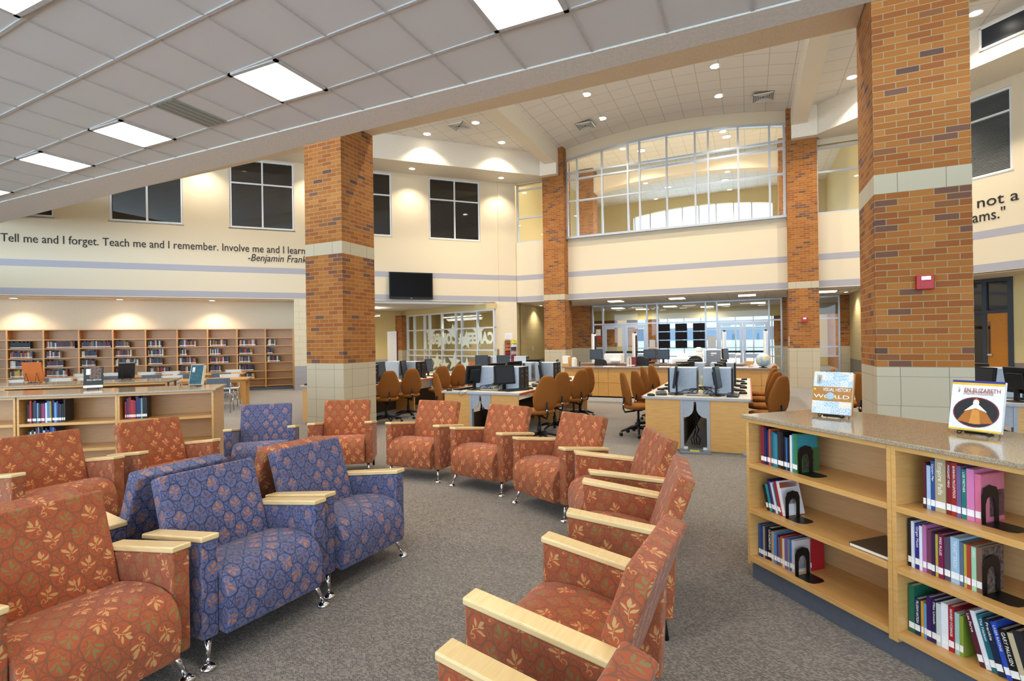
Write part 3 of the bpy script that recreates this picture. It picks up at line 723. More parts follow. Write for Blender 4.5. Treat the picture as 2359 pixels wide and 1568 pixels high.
t = thing('pendant_light', 'long hanging linear lamp in the inner room behind the glass', 'hanging lamp', (-11.8, 20.6, 2.62), R(160), 'hanging linear lamps')
box(-1.2, 1.2, -.09, .09, 0, .06).build('lamp_body', M['whitep'], t); box(-1.18, 1.18, -.055, .055, -.012, -.001).build('lamp_lens', M['lowt'], t)
spot(t, (0, 0, -.05), 160, 160, .5, (0, 0, -1), LAMP_WARM, .3); spot(t, (0, 0, .1), 100, 160, .5, (0, 0, 1), LAMP_WHITE, .3)
# square air grilles in the high ceiling
def grille(x, y, z, label):
    t = thing('air_grille', label, 'vent', (x, y, z), 0, 'square air grilles in the high ceiling'); b = MB()
    for k in range(6):
        a = .29 - k * .045
        for x0, x1, y0, y1 in ((-a, a, -a, -a + .018), (-a, a, a - .018, a), (-a, -a + .018, -a, a), (a - .018, a, -a, a)): b.box(x0, x1, y0, y1, -.03 + k * .004, -.005)
    b.build('grille_vane', M['whitep'], t); box(-.29, .29, -.29, .29, -.006, -.001).build('grille_back', M['black'], t)
grille(-8.35, 14.46, 8.5, 'square air grille in the left bay ceiling'); grille(-4.88, 16.9, VZ(-4.88) - .045, 'square air grille in the vault, left'); grille(.52, 17.1, VZ(.52) - .05, 'square air grille in the vault, right')
t = thing('return_grille', 'long dark return air grille in the bright right-hand ledge', 'vent', (0, 0, 0), -A45)
box(-7.15, -5.4, RW - 1.31, RW - 1.285, 7.96, 8.40).build('grille_mesh', M['screen_dk'], t)
b = MB()
for a_, b_, c_, d_ in ((-7.19, -5.36, 7.92, 7.97), (-7.19, -5.36, 8.39, 8.44), (-7.19, -7.14, 7.92, 8.44), (-5.41, -5.36, 7.92, 8.44)): b.box(a_, b_, RW - 1.32, RW - 1.285, c_, d_)
b.build('grille_frame', M['whitep'], t)

# ---- wall lettering
def walltext(body, u, z, size, width, rz, y, label, shear=0):
    q = textmesh('wall_lettering', body, size, M['letter'], None, width, .004, shear)
    q = wordsplit(q, 'wall_lettering', size * .19)
    x, yy = inframe(u, y, rz); q.location = (x, yy, z); q.rotation_euler = (math.pi / 2, 0, rz)
    return tag(q, label, 'lettering')
walltext('Tell me and I forget. Teach me and I remember. Involve me and I learn.', -8.42, 4.59, .345, 8.08, A45, LW - .008, 'long dark quotation lettered along the left wall, starting Tell me and I forget')
walltext('-Benjamin Franklin', -2.15, 4.30, .33, 2.02, A45, LW - .008, 'slanted dark lettering of the author under the left wall quotation', .22)
walltext('not a m', -7.97, 4.69, .37, 1.22, -A45, RW - .008, 'dark lettering on the right wall reading not a m, beside the large pillar')
walltext('ams."', -8.06, 4.34, .37, .66, -A45, RW - .008, 'dark lettering on the right wall reading ams, lower line')

# ============================================================ LOUNGE CHAIRS
def arm_panel(sx):
    x0, x1 = sorted((sx * .281, sx * .362)); b = MB()
    prof = [(0, .135), (0, .605), (.555, .525), (.535, .12)]
    return b.prism(prof, x0, x1, 'x')
def lounge(label, fab, loc, rz, group):
    t = thing('lounge_chair', label, 'armchair', loc, rz, group); F = M[fab]
    for sx in (-1, 1):
        a = arm_panel(sx).build('arm', F, t, bevel=.012, seg=3)
        x0, x1 = sorted((sx * .277, sx * .3665))
        MB().prism([(-.006, .606), (-.006, .634), (.560, .5545), (.560, .526)], x0, x1, 'x').build('arm_cap', M['maple_pale'], a, bevel=.008, seg=3)
        l = MB().tube([(sx * .305, .055, .15), (sx * .334, .004, .03)], [.019, .011], 12).build('leg', M['chrome'], t, smooth=True)
        MB().lathe([(.036, 0), (.036, .008), (.027, .018), (.012, .028), (.0, .03)], 18, (sx * .338, -.004, 0)).build('foot', M['chrome'], l, smooth=True)
        r = MB().tube([(sx * .315, .47, .15), (sx * .322, .50, .0)], [.022, .014], 10).build('leg', M['black'], t, smooth=True)
    # bullnose seat, profile in (depth, height)
    pr = [(.45, .395), (.36, .418), (.26, .436), (.16, .446), (.07, .444), (.0, .425), (-.045, .388), (-.07, .335), (-.076, .28), (-.072, .22), (-.062, .155), (-.045, .142), (.0, .146), (.42, .17), (.47, .30)]
    MB().strip(pr, -.278, .278).build('seat', F, t, bevel=.012, seg=3)
    # leaning back slab
    dx, dz = .169, .474; n = math.hypot(dx, dz); ux, uz = dx / n, dz / n; nx, nz = uz, -ux; T = .096
    top = (.569, .834); bot = (top[0] - ux * .56, top[1] - uz * .56)
    pr = [bot, top, (top[0] + nx * T, top[1] + nz * T), (bot[0] + nx * T, bot[1] + nz * T)]
    MB().strip(pr, -.279, .279).build('backrest', F, t, bevel=.016, seg=3)
    box(-.27, .27, .02, .46, .15, .17).build('frame_rail', M['black'], t)
    return t
CH = [('O1', -4.341, 4.649, .580, 'orange', 'orange lounge chair standing right before the left brick pillar'),
      ('O2', -3.470, 4.846, .021, 'orange', 'orange lounge chair right of the one before the brick pillar, facing the camera'),
      ('O3', -2.589, 4.724, -.218, 'orange', 'orange lounge chair in front of the middle computer desk, turned slightly left'),
      ('O4', -1.746, 4.352, -.480, 'orange', 'orange lounge chair turned left, standing before the gap between two computer desks'),
      ('O5', -1.167, 3.820, -1.104, 'orange', 'orange lounge chair seen from its side, back overlapping the right computer desk'),
      ('O6', -.945, 2.977, -1.408, 'orange', 'orange lounge chair facing left, third from the camera along the right side'),
      ('O7', -.906, 1.965, -1.649, 'orange', 'orange lounge chair facing left, nearest whole one at the right'),
      ('O8', -.873, 1.010, -1.661, 'orange', 'orange lounge chair cut by the bottom edge of the photo, right side'),
      ('B1', -4.928, 4.047, .746, 'blue', 'blue lounge chair farthest back, alone beside the left bookcase end'),
      ('B2', -2.338, 1.978, 1.471, 'blue', 'blue lounge chair in the foreground, between a big orange and another blue chair'),
      ('B3', -2.324, 2.742, 1.496, 'blue', 'blue lounge chair in the middle, right-hand one of the near blue pair'),
      ('O12', -2.392, 1.205, 1.536, 'orange', 'large orange lounge chair cut by the lower left corner of the photo'),
      ('O10', -4.841, 2.257, 1.504, 'orange', 'orange lounge chair at the left photo edge in front of the low bookcase'),
      ('O11', -4.783, 3.084, 1.483, 'orange', 'orange lounge chair before the low bookcase, next to the far blue chair'),
      ('B4', -3.785, 2.045, -1.571, 'blue', 'blue lounge chair seen from behind, back to back with the foreground blue chair'),
      ('O9', -3.665, 2.835, -1.62, 'orange', 'orange lounge chair seen from behind, back to back with the middle blue chair'),
      ('O13', -3.73, 1.25, -1.66, 'orange', 'orange lounge chair mostly hidden, back to back with the large corner one')]
protos = {}
for k, x, y, a, fab, lab in CH:
    grp = 'orange lounge chairs' if fab == 'orange' else 'blue lounge chairs'
    if fab not in protos: protos[fab] = lounge(lab, fab, (x, y, 0), a, grp)
    else: dup(protos[fab], (x, y, 0), a, lab, grp)

# ============================================================ LOW BOOKCASES
UW = .92
def bookcase_unit(label, loc, rz, group, dbl=.68):
    t = thing('bookcase_unit', label, 'bookcase', loc, rz, group)
    for x0 in (0, UW - .022): box(x0, x0 + .022, -.028, dbl, .10, 1.028).build('side_panel', M['maple'], t, bevel=.002, seg=1)
    for z in (.15, .458, .746): box(.022, UW - .022, -.03, .335, z - .03, z).build('shelf', M['maple'], t, bevel=.002, seg=1)
    for z in (.15, .458, .746): box(.022, UW - .022, .345, dbl, z - .03, z).build('shelf', M['maple'], t)
    box(.022, UW - .022, -.028, dbl, 1.005, 1.028).build('top_rail', M['maple'], t)
    box(.02, UW - .02, .335, .345, .12, 1.01).build('back_panel', M['maple_in'], t)
    box(.0, UW, .01, dbl - .04, 0, .11).build('kick_plate', M['kick'], t)
    return t
def granite_top(label, pts, group='stone tops of the low bookcases'):
    o = MB().prism(pts, 1.03, 1.052, 'z').build('counter_top', M['granite'], None, bevel=.004, seg=2)
    return tag(o, label, 'worktop', group)
RB = (.02, 3.65); RA = R(-47)
def place(fr, x, y, z=0):
    (ox, oy), a = fr; return (ox + x * math.cos(a) - y * math.sin(a), oy + x * math.sin(a) + y * math.cos(a), z)
FR_R = (RB, RA)
proto_bc = bookcase_unit('low maple bookcase bay at the right with a closed book lying on its middle shelf', place(FR_R, -.025, 0), RA, 'low bookcase bays')
dup(proto_bc, place(FR_R, -.025 + UW, 0), RA, 'low maple bookcase bay cut by the right photo edge')
c = [(-.045, -.05), (2.0, -.05), (2.0, .71), (-.045, .71)]
granite_top('polished granite top of the right-hand bookcase carrying two displayed books', [place(FR_R, *p)[:2] for p in c])
# left bookcase: three bays on a bent line
LB = [((-6.257 - .65, 3.337 - .654 + .0), R(45.3))]
FR_L1 = ((-6.255, 3.335), R(45.3)); FR_L2 = ((-6.985, 2.772), R(37.7)); FR_L3 = ((-7.78, 2.29), R(31))
dup(proto_bc, place(FR_L1, 0, .03), FR_L1[1], 'low bookcase bay at the left nearest the far blue chair, red books on top shelf')
dup(proto_bc, place(FR_L2, 0, .03), FR_L2[1], 'low bookcase bay behind the left orange chairs with dark and white books')
dup(proto_bc, place(FR_L3, 0, .03), FR_L3[1], 'low bookcase bay cut by the left photo edge')
P = lambda fr, x, y: place(fr, x, y)[:2]
granite_top('polished granite top of the near left bookcase', [P(FR_L3, 0, -.03), P(FR_L2, 0, -.03), P(FR_L1, 0, -.03), P(FR_L1, .95, -.03), P(FR_L1, .95, .73), P(FR_L1, 0, .73), P(FR_L2, 0, .73), P(FR_L3, 0, .73)])
FR_S = ((-7.6 - 2.76 * math.cos(R(45.5)), 4.7 - 2.76 * math.sin(R(45.5))), R(45.5))
for i in range(3): dup(proto_bc, place(FR_S, i * UW, .03), FR_S[1], 'second-row low bookcase bay at the left, ' + ('cut by the photo edge', 'middle one under the orange display book', 'end one with white signs on its side')[i])
granite_top('polished granite top of the second-row left bookcase', [P(FR_S, 0, 0), P(FR_S, 2.79, 0), P(FR_S, 2.79, .76), P(FR_S, 0, .76)])
for i, (y, lab) in enumerate(((.16, 'small white sign on the bookcase end nearer the camera'), (.55, 'small white sign on the bookcase end farther from the camera'))):
    x, yy, z = place(FR_S, 2.775, y, .93); t = thing('shelf_sign', lab, 'sign', (x, yy, z), FR_S[1], 'white signs on the bookcase end')
    box(0, .012, -.1, .1, -.09, .09).build('sign_plate', M['whitep'], t)
    q = textmesh('sign_lettering', 'New' if i == 0 else 'Non', .07, M['letter'], t, .09); q.rotation_euler = (math.pi / 2, 0, math.pi / 2); q.location = (.013, -.05, -.05)
    box(.0125, .0135, -.08, .08, .03, .06).build('sign_band', plain('#b8ae9a', .6), t)

# ============================================================ BOOKS
def cname(h):
    h = h.lstrip('#'); r, g_, b = [int(h[i:i + 2], 16) for i in (0, 2, 4)]; mx, mn = max(r, g_, b), min(r, g_, b)
    if mx < 45: return 'black'
    if mn > 205: return 'white'
    if mx - mn < 26: return 'dark grey' if mx < 110 else 'grey'
    if r == mx:
        if b > g_ + 25 and b > r * .55: return 'pink' if mx > 170 else 'plum'
        if g_ > r * .72: return 'tan' if mx - mn < 90 else 'yellow'
        if g_ > r * .38: return 'orange' if mx > 150 and mx - mn > 90 else 'brown'
        return 'red' if mx > 110 else 'maroon'
    if g_ == mx: return 'teal' if b > g_ * .75 else 'green'
    if r > g_ + 12: return 'purple' if r > 60 else 'indigo'
    return 'pale blue' if mx > 190 else 'teal' if g_ > b * .88 else 'blue' if mx > 110 else 'navy'
_bm = {}
def bookmat(h):
    if h not in _bm: _bm[h] = plain('#' + h, .42, 0, .45, .04, 20)
    return _bm[h]
M['pages'] = plain('#ece6d6', .8)
M['label'] = plain('#f5f5f2', .6)
nbooks = 0
def book(fr, x, y, z, w, h, d, colr, tilt, label, group, title=None, tcol=None, cover=None):
    global nbooks; nbooks += 1
    X, Y, Z = place(fr, x, y, z)
    b = MB(); c = .0022
    b.box(0, w, 0, c, 0, h); b.box(0, c, c, d, 0, h); b.box(w - c, w, c, d, 0, h)
    o = b.build('book', bookmat(colr), None, (X, Y, Z)); o.rotation_euler = (0, tilt, fr[1])
    tag(o, label, 'book', group)
    box(c, w - c, c, d - .004, .003, h - .004).build('page_block', M['pages'], o)
    box(.0008, w - .0008, -.0008, 0, .02, .048).build('spine_label', M['label'], o)
    if title:
        q = textmesh('spine_title', title, w * .62, tcol or M['whitep'], o, min(h * .6, len(title) * w * .4), .0006)
        q.rotation_euler = (math.pi / 2, math.pi / 2, 0); q.location = (w * .3, -.0007, h * .94)
    if cover:
        for kind, (y0, y1, z0, z1), cm in cover:
            box(w, w + .0008, y0 * d, y1 * d, z0 * h, z1 * h).build(kind, cm, o)
    return o
def bookend(fr, x, y, z, label):
    X, Y, Z = place(fr, x, y, z); t = thing('bookend', label, 'bookend', (X, Y, Z), fr[1], 'black metal bookends')
    out = [(-.055, 0), (-.055, .13), (-.045, .15), (-.02, .16), (.02, .16), (.045, .15), (.055, .13), (.055, 0), (.032, 0), (.032, .075), (.022, .10), (0, .11), (-.022, .10), (-.032, .075), (-.032, 0)]
    b = MB()   # arch cut from sheet metal, as a ring of quads
    outer = out[:8]; inner = out[8:][::-1]
    idx = [(0, 0), (1, 2), (2, 3), (3, 3), (4, 3), (5, 3), (6, 4), (7, 6)]
    arc_o = [(-.055, 0), (-.055, .06), (-.055, .12), (-.042, .15), (0, .162), (.042, .15), (.055, .12), (.055, .06), (.055, 0)]
    arc_i = [(-.03, 0), (-.03, .05), (-.03, .08), (-.02, .105), (0, .115), (.02, .105), (.03, .08), (.03, .05), (.03, 0)]
    for i in range(8): b.prism([arc_o[i], arc_o[i + 1], arc_i[i + 1], arc_i[i]], 0, .0022, 'x')
    b.build('upright', M['blackmetal'], t)
    MB().prism([(-.055, -.055 + .055), (-.055, .02), (.01, .05)] if False else [(0, -.055), (.09, -.055), (.11, -.04), (.115, 0), (.11, .04), (.09, .055), (0, .055)], .0005, .0025, 'z').build('foot_plate', M['blackmetal'], t)
    return t
M['gold'] = plain('#d8b75a', .5); M['cov_teal'] = plain('#2c8e9c', .4); M['cov_green'] = plain('#3f6a3c', .5); M['cov_white'] = plain('#ecebee', .4)
M['cov_photo'] = plain('#6b5a52', .6, 0, .3, .7, 60); M['cov_pink'] = plain('#dd7f96', .4); M['skin_tone'] = plain('#8f7f78', .6)
def row(fr, unit, shelf, x, y, z, items, place_txt, group, tilt=0, start=1):
    n = start
    for it in items:
        w, h, colr = it[:3]; ttl = it[3] if len(it) > 3 else None; cov = it[4] if len(it) > 4 else None; tl = it[5] if len(it) > 5 else tilt
        d = min(.2, h * .74)
        lab = '%s %sbook, %s from left, %s' % (cname(colr), 'leaning ' if tl else '', ORD[n], place_txt)
        book(fr, x, y + random.uniform(0, .008), z + (.0005 if not tl else w * math.sin(max(0, -tl)) * .0 + .001), w, h, d, colr, tl, lab, group, ttl, None, cov)
        x += w / math.cos(tl) + .0012; n += 1
    return x, n
T1 = [(.026, .235, '8a2035'), (.02, .23, '1d2147'), (.016, .215, '2b2a78'), (.013, .228, 'c4572b'), (.018, .215, '1f5f72'), (.015, .21, '2a7c90'), (.016, .205, '33869a'), (.024, .225, '3a2a26'),
      (.02, .222, '15161c'), (.015, .2, '1a1c2a'), (.012, .196, '2d63a0'), (.013, .2, '17181c'), (.014, .215, 'e9e6df'), (.018, .225, '2f8f96'),
      (.02, .228, '3c7d46', None, [('cover_panel', (.02, .98, .02, .62), M['cov_green']), ('cover_panel', (.02, .9, .62, .98), M['cov_teal']), ('cover_picture', (.25, .75, .05, .55), M['cov_photo'])])]
x, n = row(FR_R, 0, 0, .03, .035, .746, T1, "top shelf, left bay of the right bookcase", 'biographies in the right bookcase')
bookend(FR_R, x + .006, .09, .746, "black bookend on the right bookcase's top shelf, left bay")
L2 = -R(14)
T2 = [(.017, .155, '17171a'), (.019, .165, '2d8f8b'), (.014, .2, '23254f'), (.012, .19, '5a4a88'), (.012, .186, 'e4e6ee'), (.018, .18, '1f6a6a'), (.012, .2, 'b3242c'),
      (.022, .205, 'f0eeee', 'Eminem', [('cover_panel', (.01, .99, .01, .99), M['cov_white']), ('cover_picture', (.3, .62, .32, .66), M['screen_dk']), ('cover_band', (.0, .9, .8, .96), plain('#b5562e', .5))])]
x, n = row(FR_R, 0, 1, .075, .035, .458, T2, "middle shelf, left bay of the right bookcase", 'biographies in the right bookcase', L2)
bookend(FR_R, x + .012, .08, .458, "black bookend on the right bookcase's middle shelf, left bay")
T3 = [(.017, .2, '2f5f9f'), (.019, .206, '1f3f86'), (.013, .2, 'a8a06a'), (.015, .2, '2a2348'), (.034, .205, '141416', 'LINDBERGH'), (.018, .19, 'b89c7c'), (.018, .186, '3b8fd0'), (.012, .18, '7a1f3a'),
      (.014, .17, '5d6b78'), (.016, .182, 'c2591f'), (.016, .176, 'e0d0b0'), (.02, .186, '7a5f96'), (.012, .185, '8f8a86'), (.014, .188, '2f6fb0'),
      (.02, .19, 'c8c8cc', None, [('cover_panel', (.02, .98, .02, .98), plain('#cfcbc6', .5)), ('cover_picture', (.2, .8, .1, .62), M['screen_dk'])])]
x, n = row(FR_R, 0, 2, .005, .03, .15, T3, "bottom shelf, left bay of the right bookcase", 'biographies in the right bookcase')
book(FR_R, x + .004, .15, .15, .008, .19, .1, 'b0202a', 0, "red book pushed back behind the bookend, right bookcase's bottom shelf, left bay", 'biographies in the right bookcase')
bookend(FR_R, x + .028, .06, .15, "black bookend on the right bookcase's bottom shelf, left bay")
X, Y, Z = place(FR_R, .66, .03, .746 - .288)
# the book lying flat at the right end of the middle shelf
t = box(0, .225, 0, .26, 0, .018).build('book', bookmat('4a3c30'), None, place(FR_R, .655, -.0, .4585), RA); t.rotation_euler = (0, 0, RA)
tag(t, "brown book lying flat at the end of the right bookcase's middle shelf", 'book'); box(.006, .228, -.003, .255, .003, .015).build('page_block', M['pages'], t)
T4 = [(.013, .21, '5a1f28'), (.017, .2, 'a9c4dd'), (.018, .226, '2d4f8f', 'Captain Mar'), (.042, .24, 'b3a27a', 'Empire Falls'), (.019, .235, '7f1d24', 'MARGARET MEAD'), (.022, .235, 'a02a22', 'BARBARA McCLINTOCK'), (.016, .226, '6f5f8f'),
      (.018, .216, '1f7a6c', 'LISE MEITNER'), (.028, .222, 'd87fb0'), (.022, .206, 'd9708f', None, [('cover_panel', (.02, .98, .02, .98), M['cov_pink']), ('cover_picture', (.35, .98, .1, .65), M['cov_photo'])])]
x, n = row(FR_R, 1, 0, .985, .05, .746, T4, "top shelf, right bay of the right bookcase", 'biographies in the right bookcase')
bookend(FR_R, x + .006, .10, .746, "black bookend on the right bookcase's top shelf, right bay")
T5 = [(.016, .22, '1b1b1e'), (.012, .216, 'dfe2e6'), (.022, .21, '2d2a88', 'Ginger Moon'), (.012, .206, 'e6e8ef'), (.016, .216, 'b86fa0'), (.02, .2, '7a3f56'), (.014, .192, '3a2348'), (.012, .19, 'c0b040'), (.02, .196, '7d1f4a', 'FREE RULES'),
      (.024, .19, '5a4a5a'), (.034, .2, '9fc4dc', 'THE LAST SEASON'), (.014, .19, '5d6f86'), (.012, .186, 'c4b84a'), (.014, .19, 'b5442f'), (.018, .186, 'a8d4b0', 'HERO'),
      (.02, .19, '7a5a48', None, [('cover_picture', (.02, .98, .02, .98), M['cov_photo'])])]
x, n = row(FR_R, 1, 1, .925, .03, .458, T5, "middle shelf, right bay of the right bookcase", 'biographies in the right bookcase')
bookend(FR_R, x + .006, .08, .458, "black bookend on the right bookcase's middle shelf, right bay")
T6 = [(.026, .22, '1f6a50'), (.024, .17, '1d2c4c', 'PILGRIM NATION'), (.012, .165, 'd8a030'), (.012, .16, '6aa4d8'), (.02, .2, '3f1f5a'), (.02, .196, '27264f', 'Miss Lincoln'), (.016, .19, 'cfd4cc'), (.028, .2, 'f0f0f2'),
      (.022, .2, 'a81f2c', "HANNERY O'CONNOR"), (.018, .18, 'a8ccc4'), (.014, .176, '8a9f3a')]
x, n = row(FR_R, 1, 2, .925, .03, .15, T6, "bottom shelf, right bay of the right bookcase", 'biographies in the right bookcase')
T7 = [(.02, .22, '5a1f30', 'Lee Force'), (.018, .226, 'e8e8ea', 'Lost Futures'), (.022, .22, '1f6a74', 'The Nelson'), (.024, .216, '1c2740', 'Frankie'), (.02, .216, '2d4fb8', 'LASER RACING'), (.03, .2, '161616', 'GARY PAULSEN'), (.02, .2, 'c8b894'), (.03, .22, '2a2a2e')]
row(FR_R, 1, 2, x + .062, .03, .15, T7, "bottom shelf, right bay of the right bookcase", 'biographies in the right bookcase', -R(15), n)
# left bookcase books
def autorow(fr, x, y, z, cols, place_txt, group, hmin=.19, hmax=.245, wmin=.018, wmax=.034):
    n = 1
    for cc in cols:
        w = random.uniform(wmin, wmax); h = random.uniform(hmin, hmax)
        book(fr, x, y + random.uniform(0, .012), z, w, h, .16, cc, 0, '%s book, %s from left, %s' % (cname(cc), ORD[n], place_txt), group); x += w + .001; n += 1
    return x
autorow(FR_L2, .06, .06, .746, ['2a1420', 'b3261f', '15321f', '3a2050', '7ab4d8', '1b1b22', '9c1f24', '8f2f70', 'e4ecf4', '3b7fc0', 'a08a30', '231d4a', '5aa0d8', '3f2a78', '141416', '1d2a33', '15120f', '1a1512'], 'top shelf, bookcase bay behind the left orange chairs', 'books in the near left bookcase', wmin=.013, wmax=.023)
autorow(FR_L2, .06, .06, .458, ['14302c', 'e6e9ee', '2f3440', 'd8dde0', '4a1f28', '9aa4b0', '1f2f6a', '1a1a1e', 'c8d0d8', '15182a', '2d3f8a', '2a2f6f', '3b60b0', '182030'], 'middle shelf, bookcase bay behind the left orange chairs', 'books in the near left bookcase', wmin=.013, wmax=.023)
autorow(FR_L1, .05, .06, .746, ['b02028', '4a3a78', 'a01f24', 'b8262a', '9c2030', '27306f', '1f2f60', '7fa8a8', '17181a', '1c1a18'], 'top shelf, bookcase bay nearest the far blue chair', 'books in the near left bookcase', wmin=.014, wmax=.028)
autorow(FR_S, .98, .06, .746, ['1a1f22', '4f86b0', '20262a', 'a8b8c4', '17191c', '5a7f9f', '1d2023', 'c0ccd4', '2b2f33'], 'top shelf, second-row bookcase under the orange book', 'books in the second-row bookcase', .2, .235)
autorow(FR_S, 1.92, .06, .746, ['20303a', '3f6a70', 'a0a83a', '1b1d20', '8a9a40', '2a4a52'], 'top shelf, end bay of the second-row left bookcase', 'books in the second-row bookcase', .19, .23)

# books on display stands
def display(fr, x, y, z, w, h, yaw, label, front, lean=R(14), thick=.03, back=False):
    X, Y, Z = place(fr, x, y, z); s = thing('book_stand', 'black wire stand under the ' + ' '.join(label.split()[:9]), 'stand', (X, Y, Z), fr[1] + yaw, 'black wire book stands')
    b = MB()
    for q in (-w * .28, w * .28): b.tube([(q, -.05, .018), (q, -.055, .005), (q, -.02, .003), (q, .0, .012), (q, .012 + .16 * math.sin(lean), .14), (q, .09, .003)], .003, 6)
    b.tube([(-w * .28, -.05, .018), (w * .28, -.05, .018)], .003, 6); b.tube([(-w * .28, .02, .003), (w * .28, .02, .003)], .003, 6)
    b.build('wire_frame', M['blackmetal'], s)
    o = bpy.data.objects.new('book', None); COL.objects.link(o); o.location = place(fr, x, y, z + .012); o.rotation_euler = (-lean, 0, fr[1] + yaw)
    tag(o, label, 'book', None)
    cv = MB(); cv.box(-w / 2, w / 2, -.034, -.031, 0, h); cv.box(-w / 2, w / 2, -.031 + thick - .006, -.031 + thick - .003, 0, h); cv.box(-w / 2, -w / 2 + .003, -.033, -.031 + thick - .004, 0, h)
    cv.build('cover', front['base'], o); box(-w / 2 + .004, w / 2 - .006, -.0305, -.0315 + thick - .006, .004, h - .004).build('page_block', M['pages'], o)
    yb = -.0345
    for nm, x0, x1, z0, z1, m_ in front.get('panels', []): box(w * (x0 - .5), w * (x1 - .5), yb - .0006, yb + .0006, h * z0, h * z1).build(nm, m_, o)
    for body, x0, x1, z0, m_ in front.get('text', []):
        q = textmesh('cover_title', body, h * .12, m_, o, w * (x1 - x0), .0004); q.rotation_euler = (math.pi / 2, 0, 0); q.location = (w * (x0 - .5), yb - .0012, h * z0)
    for nm, mb, m_ in front.get('shapes', []): mb.build(nm, m_, o)
    return o
def patchmat():
    t = NT('checkered_photo_cover'); u = t.uv()
    v = t.n('ShaderNodeMapping', {'Vector': u, 'Scale': (24, 24, 1)}).outputs[0]
    fl = t.n('ShaderNodeVectorMath', {0: v}, operation='FLOOR').outputs[0]
    wn = t.n('ShaderNodeTexWhiteNoise', {'Vector': fl}, noise_dimensions='2D').outputs[0]
    nz = t.n('ShaderNodeTexNoise', {'Vector': u, 'Scale': 160, 'Detail': 3}).outputs[0]
    c = t.ramp(wn, [(0, hexlin('8fb0c8')), (.3, hexlin('b6c8cf')), (.5, hexlin('d4c7ae')), (.7, hexlin('a9742f')), (.85, hexlin('9fb4bf'))], 'CONSTANT')
    t.col(t.mix(t.ramp(nz, [(.45, (0, 0, 0, 1)), (.62, (.8, .8, .8, 1))]), c, (.9, .92, .93, 1))); return t.set(.35)
M['patch'] = patchmat(); M['ochre'] = plain('#a9742e', .4)
disc = lambda cx, cz, rx, rz_, y0, n=28: MB().prism([(cx + rx * math.cos(2 * math.pi * k / n), cz + rz_ * math.sin(2 * math.pi * k / n)) for k in range(n)], y0, y0 - .0008, 'y')
w1, h1 = .215, .262
display(FR_R, .262, .37, 1.052, w1, h1, R(21), 'large brown and blue picture book about world history displayed on the right bookcase', dict(base=M['ochre'],
    panels=[('cover_pictures', 0, 1, .64, 1, M['patch']), ('cover_pictures', 0, 1, 0, .3, M['patch']), ('barcode_label', .08, .22, .70, .92, M['label']), ('barcode', .13, .17, .76, .87, M['black']), ('cover_emblem', .02, .07, .555, .60, plain('#e8c400', .5))],
    text=[('VISUAL HISTORY', .26, .97, .535, M['whitep']), ('WORLD', .03, .94, .37, M['whitep']), ('ATLAS OF THE PAST', .2, .72, .325, M['gold'])],
    shapes=[('cover_globe', disc(-w1 * .04, h1 * .425, .022, .022, -.0362), plain('#9fb8c8', .4))]), thick=.04)
w2, h2 = .205, .25
ov = disc(.0, h2 * .37, .085, .07, -.0352); gown = MB().prism([(-.07, h2 * .18), (-.035, h2 * .42), (-.012, h2 * .5), (.012, h2 * .5), (.035, h2 * .42), (.07, h2 * .18), (.0, h2 * .13)], -.0358, -.0366, 'y')
rob = MB().prism([(-.022, h2 * .14), (-.014, h2 * .42), (.014, h2 * .42), (.022, h2 * .14)], -.0366, -.0374, 'y')
erm = MB().prism([(-.045, h2 * .38), (-.012, h2 * .52), (.012, h2 * .52), (.045, h2 * .38), (.0, h2 * .45)], -.0366, -.0376, 'y')
display(FR_R, .962, .475, 1.052, w2, h2, R(10), 'white display book with an oval picture and blue and yellow top edge', dict(base=plain('#e2e3e6', .35),
    panels=[('cover_band', 0, 1, .955, 1, plain('#2d2f7d', .4)), ('cover_band', 0, 1, .91, .955, plain('#e3b520', .4)), ('cover_band', 0, 1, 0, .035, plain('#e3c020', .4)), ('barcode_label', .05, .22, .70, .90, M['label']), ('barcode', .12, .165, .75, .86, M['black'])],
    text=[('EN ELIZABETH', .24, .92, .765, plain('#9c4a3a', .5)), ("ENGLAND'S GOLDEN AGE", .24, .8, .715, plain('#b98a70', .5))],
    shapes=[('cover_oval_rim', disc(0, h2 * .37, .09, .075, -.0350), plain('#6e1730', .5)), ('cover_oval', ov, M['black']), ('picture_cloak', gown, plain('#a8651f', .6)), ('picture_gown', rob, plain('#c98a3a', .6)), ('picture_collar', erm, M['whitep']),
            ('picture_face', disc(0, h2 * .555, .012, .016, -.0376), plain('#efe3d6', .6)), ('picture_hair', MB().prism([(-.015, h2 * .6), (0, h2 * .66), (.015, h2 * .6)], -.0366, -.0372, 'y'), plain('#a5581f', .6))]), thick=.022)
display(FR_L2, .42, .58, 1.052, .18, .25, R(18), 'dark display book with a grey portrait on the left bookcase', dict(base=plain('#2e3230', .4),
    panels=[('cover_picture', .3, .9, .45, .98, M['cov_photo']), ('barcode_label', .12, .36, .62, .9, M['label']), ('cover_band', 0, 1, 0, .12, M['whitep'])], text=[('ISAAC NEWTON', .16, .9, .33, M['whitep'])]), thick=.03)
display(FR_L1, .66, .50, 1.052, .165, .25, R(-25), 'teal display book standing at the end of the near left bookcase', dict(base=plain('#d9cfb4', .4),
    panels=[('cover_picture', .03, .97, .02, .98, plain('#1d4a56', .4, 0, .4, .5, 30)), ('cover_streak', .1, .85, .12, .2, plain('#6fa8b8', .4)), ('barcode_label', .14, .34, .62, .86, M['label'])]), thick=.045)
display(FR_S, 1.0, .62, 1.052, .24, .28, R(170), 'orange display book seen from its back on the second-row bookcase', dict(base=plain('#c4692a', .45)), thick=.02)
